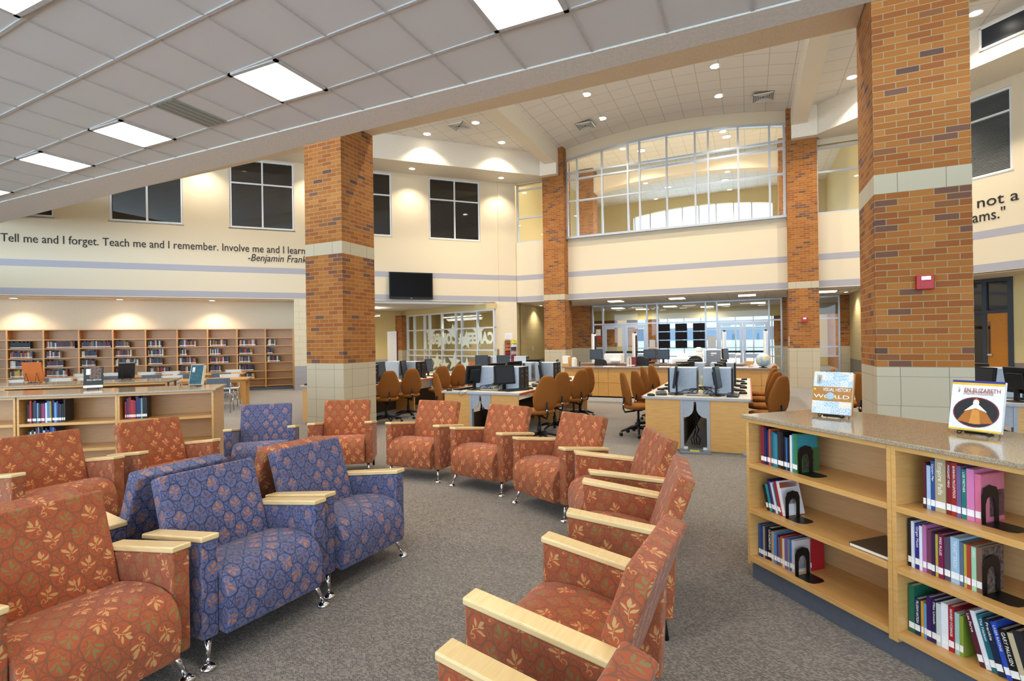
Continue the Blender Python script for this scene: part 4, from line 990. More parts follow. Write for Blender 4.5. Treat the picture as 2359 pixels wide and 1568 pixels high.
display(FR_S, 2.1, .62, 1.052, .2, .27, R(200), 'black display book leaning on its stand on the second-row bookcase', dict(base=plain('#22242a', .4)), lean=R(30), thick=.02)

# ============================================================ FAR WALL BOOKCASE
BAY = .87; SH = (1.80, 1.53, 1.24, .96, .67, .40, .16)
def wallcase(k):
    u1 = -.85 - BAY * k; u0 = u1 - BAY; x, y = inframe(u0, 19.615, A45)
    return x, y
def make_bay(label, k):
    x, y = wallcase(k); t = thing('wall_bookcase_bay', label, 'bookcase', (x, y, 0), A45, 'bays of the far wall bookcase')
    for x0 in (0, BAY - .02): box(x0, x0 + .02, 0, .3, .1, 2.08).build('side_panel', M['maple_dk'], t)
    for z in SH: box(.02, BAY - .02, .0, .29, z - .025, z).build('shelf', M['maple_dk'], t)
    box(0, BAY, 0, .3, 2.08, 2.105).build('top_panel', M['maple_dk'], t); box(.02, BAY - .02, .29, .30, .12, 2.08).build('back_panel', M['maple_in'], t)
    box(0, BAY, .03, .28, 0, .12).build('kick_plate', M['kick'], t); return t
pb = None
for k in range(11):
    lab = 'maple bay of the far wall bookcase, ' + (ORD[k + 1] + ' from its right end')
    if pb is None: pb = make_bay(lab, k)
    else: x, y = wallcase(k); dup(pb, (x, y, 0), A45, lab)
x, y = inframe(-.85, 19.615, A45)
t = box(.002, .08, 0, .32, 0, 2.105).build('end_filler', M['maple_dk'], None, (x, y, 0), A45); tag(t, 'maple filler strip closing the right end of the far wall bookcase', 'panel')
# filled part of each shelf, from the right-end bay leftwards; shelves z = 1.53 1.24 .96 .67 .40
FILL = {0: (.33, .2, .5, 0, 0), 1: (.6, .5, .42, .52, .55), 2: (.6, .38, .68, .4, 0), 3: (.55, .24, .58, .62, 0), 4: (.45, .52, .5, .68, .2), 5: (.45, .5, .72, .3, .25), 6: (.9, .48, .42, .4, .2),
        7: (.85, .42, .5, .62, .3), 8: (.6, .62, .85, .7, .75), 9: (.5, .5, .5, .5, .5)}
PAL = ['1b2030', '26304a', '7d2028', '16181c', 'b8b4a8', '2f4a48', '5a2a22', '35354a', 'c8c2b0', '9c3a28', '1f2f50', '44381f', 'a8782f', '2a2a2e', '6a1f30', '3f5a78', 'd6d2c8']
def farcols(k, zi):
    if (k, zi) == (8, 0): return ['14161c']
    if (k, zi) == (8, 3): return ['7d2028', '15181c', 'b8b4a8', '9c3a28', 'b8a62a', 'b8a62a', 'c0ae30', 'b8a62a']
    return PAL
far_n = 0; LIMIT = 300 - nbooks; stuffed = MB(); SM = [M['label']] + [bookmat(c) for c in PAL]
FARM = {}
for k in range(9, -1, -1):
    for zi, z in enumerate(SH[1:6]):
        fr_ = FILL[k][zi] * (BAY - .06); x = .05; n = 1; pal = farcols(k, zi)
        if k == 9 and zi > 3: continue
        while x < .04 + fr_:
            w = random.uniform(.026, .042); h = random.uniform(.17, .225); cc = pal[(n * 7 + k * 3 + zi) % len(pal)] if len(pal) < 10 else random.choice(pal)
            if far_n < LIMIT and k < 9:
                key = (cc, int(w * 400), int(h * 100))
                if key not in FARM: FARM[key] = MB().box(0, w, 0, .14, 0, h, mi=1).box(.001, w - .001, -.001, .0, .02, .045).mesh('book', [M['label'], bookmat(cc)])
                X, Y = wallcase(k); o = bpy.data.objects.new('book', FARM[key]); COL.objects.link(o)
                o.location = (X + x * math.cos(A45) - .06 * math.sin(A45), Y + x * math.sin(A45) + .06 * math.cos(A45), z); o.rotation_euler = (0, 0, A45)
                tag(o, '%s book, %s from left, %s shelf down, %s bay from right, far wall bookcase' % (cname(cc), ORD[n], ORD[zi + 2], ORD[k + 1]), 'book', 'books in the far wall bookcase'); far_n += 1
            else:
                mi = 1 + PAL.index(cc) if cc in PAL else 1
                X = -.85 - BAY * (k + 1) + x
                stuffed.box(X, X + w, 19.675, 19.815, z, z + h, mi=mi); stuffed.box(X + .001, X + w - .001, 19.674, 19.675, z + .02, z + .045, mi=0)
            x += w + .002; n += 1
o = stuffed.build('book_rows', SM, None, (0, 0, 0), A45); o['kind'] = 'stuff'; tag(o, 'remaining rows of small books in the right-hand bays of the far wall bookcase', 'books')

# ============================================================ COMPUTER DESKS
DW, DL = 1.44, 3.85
def desk(label, x, y, group='computer desks'):
    t = thing('computer_desk', label, 'desk', (x, y, 0), 0, group)
    MB().box(.02, DW - .02, 0, DL, .715, .742).box(.02, DW - .02, -.004, 0, .71, .742, mi=1).build('desk_top', [M['desktop'], M['deskedge']], t)
    for a in (0, DW - .02): box(a, a + .02, .0, DL, .708, .743).build('edge_strip', M['rededge'], t, bevel=.006)
    for yy in (.04, DL - .06):
        box(.05, .53, yy, yy + .022, .012, .712).build('end_panel', M['maple'], t); box(.91, DW - .05, yy, yy + .022, .012, .712).build('end_panel', M['maple'], t)
        for a in (.53, .87): box(a, a + .04, yy - .012, yy + .05, 0, .712).build('column_post', M['greylam'], t)
        arch = [(.57, .71), (.57, .46), (.60, .465), (.64, .48), (.68, .52), (.70, .57), (.705, .68), (.735, .68), (.74, .57), (.76, .52), (.80, .48), (.84, .465), (.87, .46), (.87, .71)]
        MB().prism(arch, yy - .006, yy + .012, 'y').build('arch_panel', M['greylam'], t)
        for a in (.57, .82): box(a, a + .05, yy - .01, yy + .03, 0, .06).build('column_foot', M['alu_white'], t)
        for a in (.055, DW - .055 - .07): box(a, a + .07, yy - .006, yy + .028, 0, .04).build('panel_glide', M['deskedge'], t)
    for yy in (1.86, ):
        for a, b in ((.05, .53), (.91, DW - .05)): box(a, b, yy, yy + .03, .012, .712).build('mid_panel', M['maple_dk'], t)
    for a in (.56, .85): box(a, a + .02, .1, DL - .1, .08, .40).build('modesty_panel', plain('#4a3a2b', .7), t)
    return t
DESKS = {'A': (-8.0, 7.47), 'B': (-4.64, 7.30), 'C': (-1.39, 7.45), 'D': (1.93, 7.85)}
DN = {'A': 'left computer desk', 'B': 'middle computer desk', 'C': 'right computer desk', 'D': 'computer desk behind the large pillar'}
d0 = desk('long computer desk at the left, partly hidden by the brick pillar', *DESKS['A'])
for k, lab in (('B', 'long computer desk in the middle of the hall with orange chairs on both sides'), ('C', 'long computer desk at the right with an open cable arch in its near end'), ('D', 'computer desk at the right photo edge behind the large brick pillar')):
    dup(d0, (*DESKS[k], 0), 0, lab)
def tower(label, x, y, rz):
    t = thing('computer_tower', label, 'computer', (x, y, .743), rz, 'computer towers on the desks')
    box(-.20, .18, -.088, .088, .006, .375).build('case', M['tower'], t, bevel=.006)
    b = box(.18, .205, -.085, .085, .006, .372).build('front_panel', M['black'], t, bevel=.006)
    box(.204, .2065, -.03, .03, .29, .30).build('drive_slot', M['greyplastic'], b); MB().lathe([(.012, .0), (.012, .003)], 12, (.2045, 0, .22), ax='x').build('power_button', M['chrome'], b)
    box(-.203, -.2, -.07, .07, .05, .33).build('rear_plate', M['greyplastic'], t)
    for q in (-.06, .06): box(-.15, .15, q - .012, q + .012, 0, .007).build('foot_rail', M['black'], t)
    return t
def monitor(label, x, y, z, rz, tilt=-8, w=.38, h=.31, group='monitors on the computer desks'):
    t = thing('monitor', label, 'monitor', (x, y, z), rz, group)     # faces local -y
    MB().lathe([(.0, 0), (.11, 0), (.11, .008), (.05, .018), (0, .02)], 24, (0, .03, 0)).build('base', M['blackmetal'], t, smooth=True)
    MB().prism([(.03, .01), (.06, .01), (.055, .26), (.03, .26)], -.03, .03, 'x').build('neck', M['blackmetal'], t, bevel=.004)
    s = MB().box(-w / 2, w / 2, -.012, .022, -h / 2, h / 2).build('housing', M['blackmetal'], t, (0, .02, .10 + h / 2), bevel=.005); s.rotation_euler = (R(tilt), 0, 0)
    box(-w / 2 + .018, w / 2 - .018, -.0135, -.0118, -h / 2 + .024, h / 2 - .016).build('screen', M['screen_dk'], s)
    box(-.12, .12, .022, .05, -.10, .09).build('rear_bulge', M['black'], s, bevel=.008)
    return t
def keyboard(label, x, y, z, rz):
    t = thing('keyboard', label, 'keyboard', (x, y, z), rz, 'keyboards on the computer desks')
    MB().prism([(-.075, 0), (.075, 0), (.075, .028), (-.075, .012)], -.22, .22, 'x').build('case', M['black'], t, bevel=.003)
    b = MB()
    for i in range(5):
        for j in range(18):
            yy = -.062 + i * .025; xx = -.21 + j * .0234
            b.box(xx, xx + .019, yy, yy + .019, .012 + (yy + .075) * .107, .020 + (yy + .075) * .107)
    b.build('keys', M['screen_dk'], t); return t
def mouse(label, x, y, z, rz):
    t = thing('mouse', label, 'mouse', (x, y, z), rz, 'mice on the computer desks')
    MB().lathe([(0, 0), (.030, 0), (.034, .010), (.030, .024), (.018, .034), (0, .037)], 14).build('shell', M['black'], t, smooth=True).scale = (1, 1.7, 1)
    box(-.003, .003, -.05, -.02, .022, .034).build('wheel', M['greyplastic'], t); return t
tw0 = mo0 = kb0 = ms0 = None
def put(kind, label, x, y, rz):
    global tw0, mo0, kb0, ms0
    if kind == 't':
        if tw0: return dup(tw0, (x, y, .743), rz, label)
        tw0 = tower(label, x, y, rz)
    if kind == 'm':
        if mo0: return dup(mo0, (x, y, .743), rz, label)
        mo0 = monitor(label, x, y, .743, rz)
    if kind == 'k':
        if kb0: return dup(kb0, (x, y, .743), rz, label)
        kb0 = keyboard(label, x, y, .743, rz)
    if kind == 'o':
        if ms0: return dup(ms0, (x, y, .743), rz, label)
        ms0 = mouse(label, x, y, .743, rz)
NEAR = ['nearest the camera', 'second from the near end', 'third from the near end', 'fourth from the near end']
def cables(label, pts_list, mat, r=.004):
    b = MB()
    for p in pts_list: b.tube(p, r, 6)
    return tag(b.build('cable', mat, None, smooth=True), label, 'cable')
def curve(p0, p1, sag, n=9, wig=.03, seed=1):
    rr = random.Random(seed); out = []
    for i in range(n):
        f = i / (n - 1); q = [p0[k] + (p1[k] - p0[k]) * f for k in range(3)]
        q[2] += sag * 4 * f * (1 - f)
        if 0 < i < n - 1: q[0] += rr.uniform(-wig, wig); q[1] += rr.uniform(-wig, wig)
        out.append(q)
    return out
for k in 'ABCD':
    X, Y = DESKS[k]; nm = DN[k]
    rows = ((.62, .82), (2.30, 2.50)) if k != 'D' else ((.68, .88),)
    for ri, (y1, y2) in enumerate(rows):
        for side, xx, rz in (('left', .50, math.pi), ('right', .99, 0)):
            for j, yy in enumerate((y1 + .03, y2 + .03)):
                put('t', 'pale blue tower, %s, %s row, %s side, %s one' % (nm, 'near' if ri == 0 else 'far', side, 'nearer' if j == 0 else 'farther'), X + xx + (.03 if j else 0) * (1 if side == 'right' else -1) * 0, Y + yy, rz)
    ys = (.36, 1.25, 2.05, 3.05) if k != 'D' else (.25, 1.4)
    for i, yy in enumerate(ys):
        for side, mx, kx, rz in (('left', .40, .20, -R(90)), ('right', 1.02, 1.22, R(90))):
            if k == 'A' and side == 'left' and i > 1: continue
            a = rz + (R(18) if side == 'right' else R(-25)) + R(random.uniform(-8, 8))
            if k == 'B' and i == 0: a = R(58) if side == 'right' else R(-100)
            if k == 'C' and i == 0: a = R(84) if side == 'right' else R(-84)
            if k == 'D' and side == 'left': a = R(-62); mx = .62
            put('m', 'black monitor, %s, %s side, %s' % (nm, side, NEAR[i]), X + mx, Y + yy, a)
            put('k', 'black keyboard, %s, %s side, %s' % (nm, side, NEAR[i]), X + kx + (.02 if side == 'left' else -.02), Y + yy + .02, a + R(4))
            put('o', 'black mouse, %s, %s side, %s' % (nm, side, NEAR[i]), X + kx + (-.07 if side == 'left' else .10), Y + yy + (-.30 if side == 'left' else .33), rz)
    if k in 'BC':
        zt = .748
        cables('tangle of black cables lying on the near end of the %s' % nm, [curve((X + .45 + q * .07, Y + .40, zt + .02), (X + .75 + (q % 3) * .04, Y + .55, zt + .06), .03, 9, .05, q) for q in range(6)]
               + [curve((X + 1.0 - q * .05, Y + .42, zt + .02), (X + .76, Y + .5, zt + .08), .05, 9, .05, 20 + q) for q in range(5)] + [curve((X + .6, Y + .2, zt), (X + 1.05, Y + .22, zt), .0, 12, .03, 40)], M['black'], .0045)
        cables('yellow and white cables hanging between the towers of the %s' % nm, [curve((X + .745 + q * .012, Y + .66, 1.0), (X + .78 + q * .02, Y + .40, zt + .01), -.03, 9, .015, 60 + q) for q in range(3)], plain('#d8cf8a', .5), .006)
        cables('dark cables hanging inside the cable arch of the %s' % nm, [curve((X + .72, Y + .12, .66), (X + .66 + q * .03, Y + .3, .05), .0, 9, .03, 80 + q) for q in range(4)], M['black'], .006)
x, y = DESKS['B']; cables('thin mouse cable drooping over the near edge of the middle computer desk', [[(x + .33, y + .15, .75), (x + .36, y + .0, .748), (x + .35, y - .012, .70), (x + .39, y - .014, .665), (x + .44, y - .012, .70), (x + .5, y - .002, .75), (x + .62, y + .12, .75)]], M['black'], .003)
tag(box(-.2, .2, -.13, .13, 0, .03).build('floor_box', M['greyplastic'], None, (DESKS['C'][0] + .72, DESKS['C'][1] - .02, 0), R(8), bevel=.006), 'flat grey floor outlet cover under the cable arch of the right desk', 'floor outlet')
tag(box(-.06, .06, -.03, .03, 0, .012).build('paper_scrap', plain('#e2d85a', .7), None, (DESKS['C'][0] + .72, DESKS['C'][1] - .09, .03), R(8)), 'yellow and white paper scrap on the floor outlet cover', 'paper')

# ---- orange task chairs
def task_chair(label, x, y, rz):
    t = thing('task_chair', label, 'office chair', (x, y, 0), rz, 'orange task chairs at the computer desks')   # front is local -y
    rings = []; prof = [(.50, .14, .02), (.515, .17, .045), (.58, .205, .06), (.68, .222, .06), (.78, .205, .058), (.88, .165, .055), (.96, .128, .05), (1.00, .10, .042), (1.022, .06, .022)]
    vs = []; N = 18
    for z, hw, th in prof:
        yc = .17 + (z - .5) * .17
        for i in range(N):
            a = 2 * math.pi * i / N; ca, sa = math.cos(a), math.sin(a)
            px = hw * math.copysign(abs(ca) ** .7, ca); py = th * .6 * math.copysign(abs(sa) ** .8, sa) + .05 * (1 - (px / max(hw, .01)) ** 2) * (-0.0) - .25 * px * px
            vs.append((px, yc + py, z))
    fs = [[q * N + i, q * N + (i + 1) % N, (q + 1) * N + (i + 1) % N, (q + 1) * N + i] for q in range(len(prof) - 1) for i in range(N)] + [list(range(N))[::-1], [(len(prof) - 1) * N + i for i in range(N)]]
    MB().add(vs, fs).build('backrest', M['ofabric'], t, smooth=True)
    MB().lathe([(.0, .425), (.18, .43), (.235, .45), (.245, .475), (.225, .50), (.12, .512), (0, .51)], 24).build('seat', M['ofabric'], t, smooth=True)
    br = MB().tube([(0, .05, .40), (0, .22, .38), (0, .245, .44), (0, .235, .62)], .014, 8).build('back_bracket', M['black'], t, smooth=True)
    MB().tube([(-.02, .235, .5), (.02, .235, .5)], .02, 8).build('adjust_knob', M['chrome'], br, smooth=True)
    MB().lathe([(.028, .10), (.028, .26), (.018, .26), (.018, .40), (.07, .40), (.07, .43)], 16).build('gas_post', M['black'], t, smooth=True)
    for i in range(5):
        a = R(72 * i + 20); c_, s_ = math.cos(a), math.sin(a)
        l = MB().tube([(.02 * c_, .02 * s_, .125), (.16 * c_, .16 * s_, .12), (.29 * c_, .29 * s_, .075)], [.026, .022, .015], 8).build('base_leg', M['black'], t, smooth=True)
        w = MB().lathe([(.0, -.022), (.026, -.022), (.028, 0), (.026, .022), (0, .022)], 14, (0, 0, 0), ax='x').build('caster', M['black'], l, (.29 * c_, .29 * s_, .029), a, smooth=True)
    return t
tc0 = task_chair('orange task chair at the right computer desk, left side, nearest the camera', -1.62, 8.43, R(118))
RIGHT, LEFT = -R(90), R(90)
for x, y, a, lab in ((-1.56, 9.02, R(130), 'right computer desk, left side, second from the camera'), (-1.63, 10.25, R(120), 'right computer desk, left side, third from the camera'), (-1.64, 11.18, R(128), 'right computer desk, left side, farthest'),
    (0.23, 8.11, R(-128), 'right computer desk, right side, nearest the camera'), (0.20, 9.06, R(-122), 'right computer desk, right side, second from the camera'), (0.18, 10.08, R(-112), 'right computer desk, right side, third from the camera'), (0.22, 11.03, R(-112), 'right computer desk, right side, farthest'),
    (-2.93, 7.40, R(-128), 'middle computer desk, right side, nearest the camera'), (-3.02, 8.34, R(-126), 'middle computer desk, right side, second from the camera'), (-2.93, 9.13, R(-124), 'middle computer desk, right side, third from the camera'), (-3.07, 9.98, R(-122), 'middle computer desk, right side, farthest'),
    (-4.75, 7.76, R(140), 'middle computer desk, left side, nearest the camera'), (-4.74, 8.92, R(130), 'middle computer desk, left side, farther one'),
    (-6.39, 8.10, R(-126), 'left computer desk, right side, beside the brick pillar'), (-6.41, 8.84, R(-124), 'left computer desk, right side, second from the camera'), (-6.40, 9.99, R(-128), 'left computer desk, right side, third from the camera'), (-6.41, 10.74, R(-124), 'left computer desk, right side, farthest'),
    (-8.16, 8.46, R(110), 'left computer desk, far side, peeking out left of the brick pillar'),
    (1.52, 9.90, R(75), 'desk behind the large pillar, farther one'), (1.71, 9.06, R(110), 'desk behind the large pillar, nearer one'), (3.46, 8.86, R(-122), 'desk behind the large pillar, at the right photo edge'),
    (-8.90, 13.30, R(160), 'small desk group far back by the magazine rack')):
    dup(tc0, (x, y, 0), a, 'orange task chair at the ' + lab)

# ---- a fourth group of towers far back, before the yellow wall
fb = thing('computer_table', 'low computer table far back before the yellow block wall', 'desk', (-7.55, 13.2, 0), 0)
box(0, 2.1, 0, .9, .715, .742).build('table_top', M['desktop'], fb)
for a in (.02, 2.05): box(a, a + .03, .05, .85, 0, .715).build('end_panel', M['maple'], fb)
for i, x in enumerate((-7.2, -6.65, -5.95)): put('t', 'pale blue computer tower on the far back table, ' + ('leftmost', 'middle', 'rightmost')[i], x, 13.7, 0)
for i, x in enumerate((-7.1, -6.4)): put('m', 'black monitor on the far back table, ' + ('left', 'right')[i], x, 13.42, R(30))

# ============================================================ SERVICE DESK
sd = thing('service_desk', 'long maple service desk with a grey counter in front of the glass doors', 'desk', (-4.35, 12.76, 0))
MB().box(-.05, 5.0, 0, .62, .835, .872).build('counter_top', M['counter'], sd, bevel=.004)
box(0, 4.93, .07, .58, .10, .835).build('carcass', M['maple_dk'], sd); box(.02, 4.9, .07, .56, 0, .13).build('kick_plate', M['alu_white'], sd)
xs = [0, .9, 1.15, 2.05, 2.3, 3.2, 4.1, 4.62, 4.93]
for i in range(8):
    for z0, z1 in ((.135, .465), (.472, .832)): box(xs[i] + .003, xs[i + 1] - .003, .052, .072, z0, z1).build('front_panel', M['maple'], sd)
rd = thing('service_desk_return', 'right-hand return of the service desk carrying the globe', 'desk', (.02, 13.38, 0))
box(0, .63, 0, 2.0, .835, .872).build('counter_top', M['counter'], rd); box(.05, .56, 0, 1.95, .1, .835).build('carcass', M['maple_dk'], rd); box(.07, .54, 0, 1.9, 0, .1).build('kick_plate', M['alu_white'], rd)
bd = thing('back_counter', 'inner counter of the service desk carrying monitors and printers', 'desk', (-4.35, 14.0, 0))
box(0, 4.3, 0, .75, .87, .905).build('counter_top', M['counter'], bd); box(.05, 4.25, .08, .7, 0, .87).build('carcass', M['maple_dk'], bd)
ZB, ZF = .905, .873
def onback(name, label, cat, x, y, parts, z=ZB, rz=0, group=None):
    t = thing(name, label, cat, (x, y, z), rz, group)
    for nm, mb, m_, *bv in parts: mb.build(nm, m_, t, bevel=bv[0] if bv else 0)
    return t
monitor('black monitor at the left end of the inner service counter', -3.89, 14.25, ZB, R(8), -4, .36, .28, 'monitors on the service desk')
for x, q in ((-2.42, 'left'), (-2.07, 'right')): monitor('dark monitor, %s of the twin pair on the service desk' % q, x, 14.3, ZB, 0, -4, .34, .27, 'monitors on the service desk')
monitor('black monitor seen edge-on beside the grey copier', -.5, 14.25, ZB, R(70), -4, .36, .28, 'monitors on the service desk')
onback('printer', 'white printer box standing left on the inner service counter', 'printer', -3.37, 14.2, [('body', box(-.24, .24, -.18, .2, 0, .26), M['whitep'], .012), ('paper_tray', box(-.05, .2, -.26, -.17, .05, .09), M['whitep'], .004), ('side_panel', box(-.242, -.24, -.15, .17, .02, .24), M['alu'])])
onback('printer', 'low white inkjet printer in the middle of the inner service counter', 'printer', -1.57, 14.2, [('body', box(-.23, .23, -.17, .17, 0, .13), M['whitep'], .015), ('paper_tray', box(-.14, .14, -.22, -.16, .03, .05), M['black'], .004), ('lid', box(-.21, .21, -.15, .15, .13, .145), M['whitep'], .006), ('paper_support', box(-.14, .14, .10, .13, .14, .26), M['whitep'], .004)])
onback('copier', 'grey and white copier cabinet standing on the service desk', 'copier', -.80, 13.72, [('body', box(-.20, .20, -.02, .3, 0, .40), M['whitep'], .01), ('front_door', box(-.135, .195, -.035, -.02, .12, .385), M['greyplastic'], .004), ('lower_door', box(-.135, .195, -.035, -.02, .015, .112), M['greyplastic'], .004), ('name_plate', box(-.03, .10, -.038, -.035, .29, .325), M['whitep']), ('label', box(-.03, .03, -.038, -.035, .255, .268), M['whitep']), ('control_strip', box(-.2, -.14, -.026, -.02, .02, .38), M['alu'])], ZF)
onback('water_cooler', 'white cooler shaped appliance behind the copier', 'appliance', -1.18, 14.5, [('body', box(-.1, .1, -.1, .1, 0, .28), M['whitep'], .02), ('bottle', MB().lathe([(.08, .28), (.1, .32), (.1, .38), (.04, .42), (0, .42)], 18), M['whitep'])])
def backed_chair(label, x, y, rz, w=.3, h=1.06):
    t = thing('staff_chair', label, 'office chair', (x, y, 0), rz, 'black staff chairs behind the service desk')
    n = 14; pts = [(-w * .5, .62), (w * .5, .62)] + [(w * .5 * math.cos(math.pi * k / n) ** 1 if False else w * .5 * math.cos(math.pi * k / n), h - .12 + .12 * math.sin(math.pi * k / n)) for k in range(n + 1)]
    MB().prism(pts, -.04, .03, 'y').build('backrest', M['black'], t, bevel=.02)
    MB().lathe([(0, .44), (.22, .45), (.24, .48), (.2, .52), (0, .52)], 20, (0, -.22, 0)).build('seat', M['black'], t, smooth=True)
    MB().tube([(0, -.2, .42), (0, .0, .44), (0, .03, .7)], .02, 8).build('back_bracket', M['black'], t, smooth=True)
    MB().lathe([(.03, .1), (.03, .43)], 12, (0, -.22, 0)).build('gas_post', M['black'], t)
    for i in range(5):
        a = R(72 * i); MB().tube([(0, -.22, .12), (.28 * math.cos(a), -.22 + .28 * math.sin(a), .03)], [.025, .015], 8).build('base_leg', M['black'], t, smooth=True)
    return t
backed_chair('black staff chair behind the left part of the service desk', -3.57, 13.5, R(180), .33, 1.06)
backed_chair('black staff chair with a wide back behind the service desk, right of the standing books', -2.52, 13.5, R(180), .42, 1.12); backed_chair('black staff chair just left of the grey copier', -1.18, 13.5, R(165), .34, 1.13)
xb = -2.76
for i, (w, h, cc) in enumerate(((.03, .22, 'd9cfc0'), (.022, .24, 'e6dfd2'), (.02, .23, 'b9863f'), (.03, .24, 'd8d2c4'), (.012, .2, 'e8e4da'), (.05, .24, '7a1f2c'), (.03, .24, '8a2a34'))):
    book(((0, 0), 0), xb, 12.95, ZF, w, h, .17, cc, 0, '%s book standing on the service desk, %s from left of the row' % (cname(cc), ORD[i + 1]), 'books standing on the service desk'); xb += w + .002
for i, (x, y, w, d, h, cc, lab) in enumerate(((-4.35, 13.0, .18, .2, .24, 'd9a24a', 'orange file holder with papers at the left end of the service desk'), (-4.14, 13.0, .08, .2, .2, 'eeeae0', 'white paper file next to the orange holder'), (-3.98, 12.95, .03, .03, .13, '3a3f3a', 'dark pencil cup on the service desk'))):
    onback('file_holder', lab, 'file holder', x, y, [('box', box(-w / 2, w / 2, -d / 2, d / 2, 0, h), bookmat(cc)), ('papers', box(-w / 2 + .01, w / 2 - .02, -d / 2 - .004, d / 2 - .03, h * .3, h + .03), M['whitep'])], ZF)
for x, y, w, d, cc, lab, zz in ((-3.2, 12.95, .3, .2, 'f2f2ee', 'white papers lying on the front of the service desk', ZF), (-2.2, 12.98, .35, .22, '6fa87f', 'green paper lying on the service desk beside the red books', ZF), (-1.85, 12.95, .25, .2, 'eeeeea', 'white paper next to the green one on the service desk', ZF), (-.15, 13.0, .3, .18, 'f4f4f2', 'stack of white paper beside the copier', ZF + .0), (-3.75, 14.12, .4, .2, 'efefec', 'white papers under the left monitor of the inner counter', ZB), (.22, 13.9, .34, .2, 'd9dde0', 'papers on the service desk return behind the globe', ZF)):
    tag(box(-w / 2, w / 2, -d / 2, d / 2, 0, .012).build('paper_stack', bookmat(cc), None, (x, y, zz), R(random.uniform(-12, 12))), lab, 'paper')
onback('telephone', 'pink and black gadget before the twin monitors', 'telephone', -2.35, 14.1, [('body', box(-.09, .09, -.06, .06, 0, .05), M['black'], .01), ('pad', box(-.07, .03, -.05, .04, .05, .06), plain('#d8487f', .5), .004)])
onback('desk_lamp', 'small white lamp shaped object right of the copier', 'lamp', -.28, 14.1, [('stem', MB().tube([(0, 0, 0), (0, 0, .18), (.08, 0, .24)], .012, 8), M['whitep']), ('head', box(.0, .13, -.03, .03, .21, .26), M['whitep'], .01)])
tag(box(-.1, .1, -.07, .07, 0, .1).build('wooden_tray', M['maple_dk'], None, (.02, 14.2, ZF), R(5)), 'small wooden box behind the copier on the service desk', 'box')
# globe
def globemat():
    t = NT('globe_map'); p = t.n('ShaderNodeTexCoord').outputs['Object']
    f = t.n('ShaderNodeTexNoise', {'Vector': p, 'Scale': 7, 'Detail': 4}).outputs[0]
    t.col(t.ramp(f, [(.44, hexlin('9fb9cb')), (.5, hexlin('b9cad2')), (.52, hexlin('d9cda0')), (.62, hexlin('c9b48a'))])); return t.set(.35)
gl = thing('globe', 'pale blue school globe on a black stand on the service desk end', 'globe', (.31, 13.0, ZF))
b = MB(); n = 14; b.lathe([(.155 * math.sin(math.pi * k / n), -.155 * math.cos(math.pi * k / n)) for k in range(n + 1)], 28); b.build('sphere', globemat(), gl, (0, 0, .175), smooth=True)
MB().lathe([(0, 0), (.09, 0), (.09, .008), (.03, .016), (.015, .03), (0, .03)], 20).build('base', M['black'], gl, smooth=True)
b = MB(); b.tube([(.165 * math.cos(R(q)), 0, .175 + .165 * math.sin(R(q))) for q in range(-90, 91, 15)], .006, 6); b.build('meridian_arm', M['alu'], gl, smooth=True)
# security gates, paper notices, exit boards
for i, (x, lab) in enumerate(((-4.50, 'leftmost'), (-3.2, 'second from left'), (-.62, 'third from left'), (.46, 'rightmost'))):
    t = thing('security_gate', 'upright white detection gate inside the entrance, ' + lab, 'security gate', (x, 16.2, 0), math.atan2(16.2, x) + (R(5) if i < 2 else R(2)), 'detection gates inside the entrance')
    box(-.28, .28, -.05, .05, 0, 1.75).build('gate_panel', M['whitep'], t, bevel=.01); box(-.286, -.05, -.052, -.0, .2, 1.68).build('dark_inset', M['black'] if i < 2 else M['alu'], t); box(-.3, .3, -.08, .08, 0, .06).build('gate_foot', M['greyplastic'], t); box(-.29, -.2, -.03, .03, 1.74, 1.78).build('gate_cap', M['black'], t)
for c_, (s0, s1) in enumerate(((-3.31, -2.86), (-2.65, -2.2), (-1.97, -1.53))):
    for r_, (z0, z1) in enumerate(((1.87, 2.17), (1.53, 1.83), (1.19, 1.49))):
        tag(box(s0, s1, 21.70, 21.74, z0, z1).build('dark_board', plain('#1d1211', .8), None), 'dark brown board on the entrance glass, %s column, %s row' % (('left', 'middle', 'right')[c_], ('top', 'middle', 'bottom')[r_]), 'board', 'dark boards on the entrance glass')
for x, z, w, h, cc, lab in ((-5.83, 1.88, .2, .27, 'f2ecdf', 'white notice taped to the glass above the red one'), (-5.80, 1.66, .2, .16, 'c02a20', 'red notice taped to the glass left of the doors'), (-3.57, 1.38, .23, .3, 'f4efe6', 'white notice taped to the glass right of the left doors'), (-1.28, 1.42, .3, .45, 'ece4d8', 'cream poster taped to the glass left of the right doors')):
    tag(box(x - w / 2, x + w / 2, 21.735, 21.745, z - h / 2, z + h / 2).build('paper_notice', bookmat(cc), None), lab, 'notice')
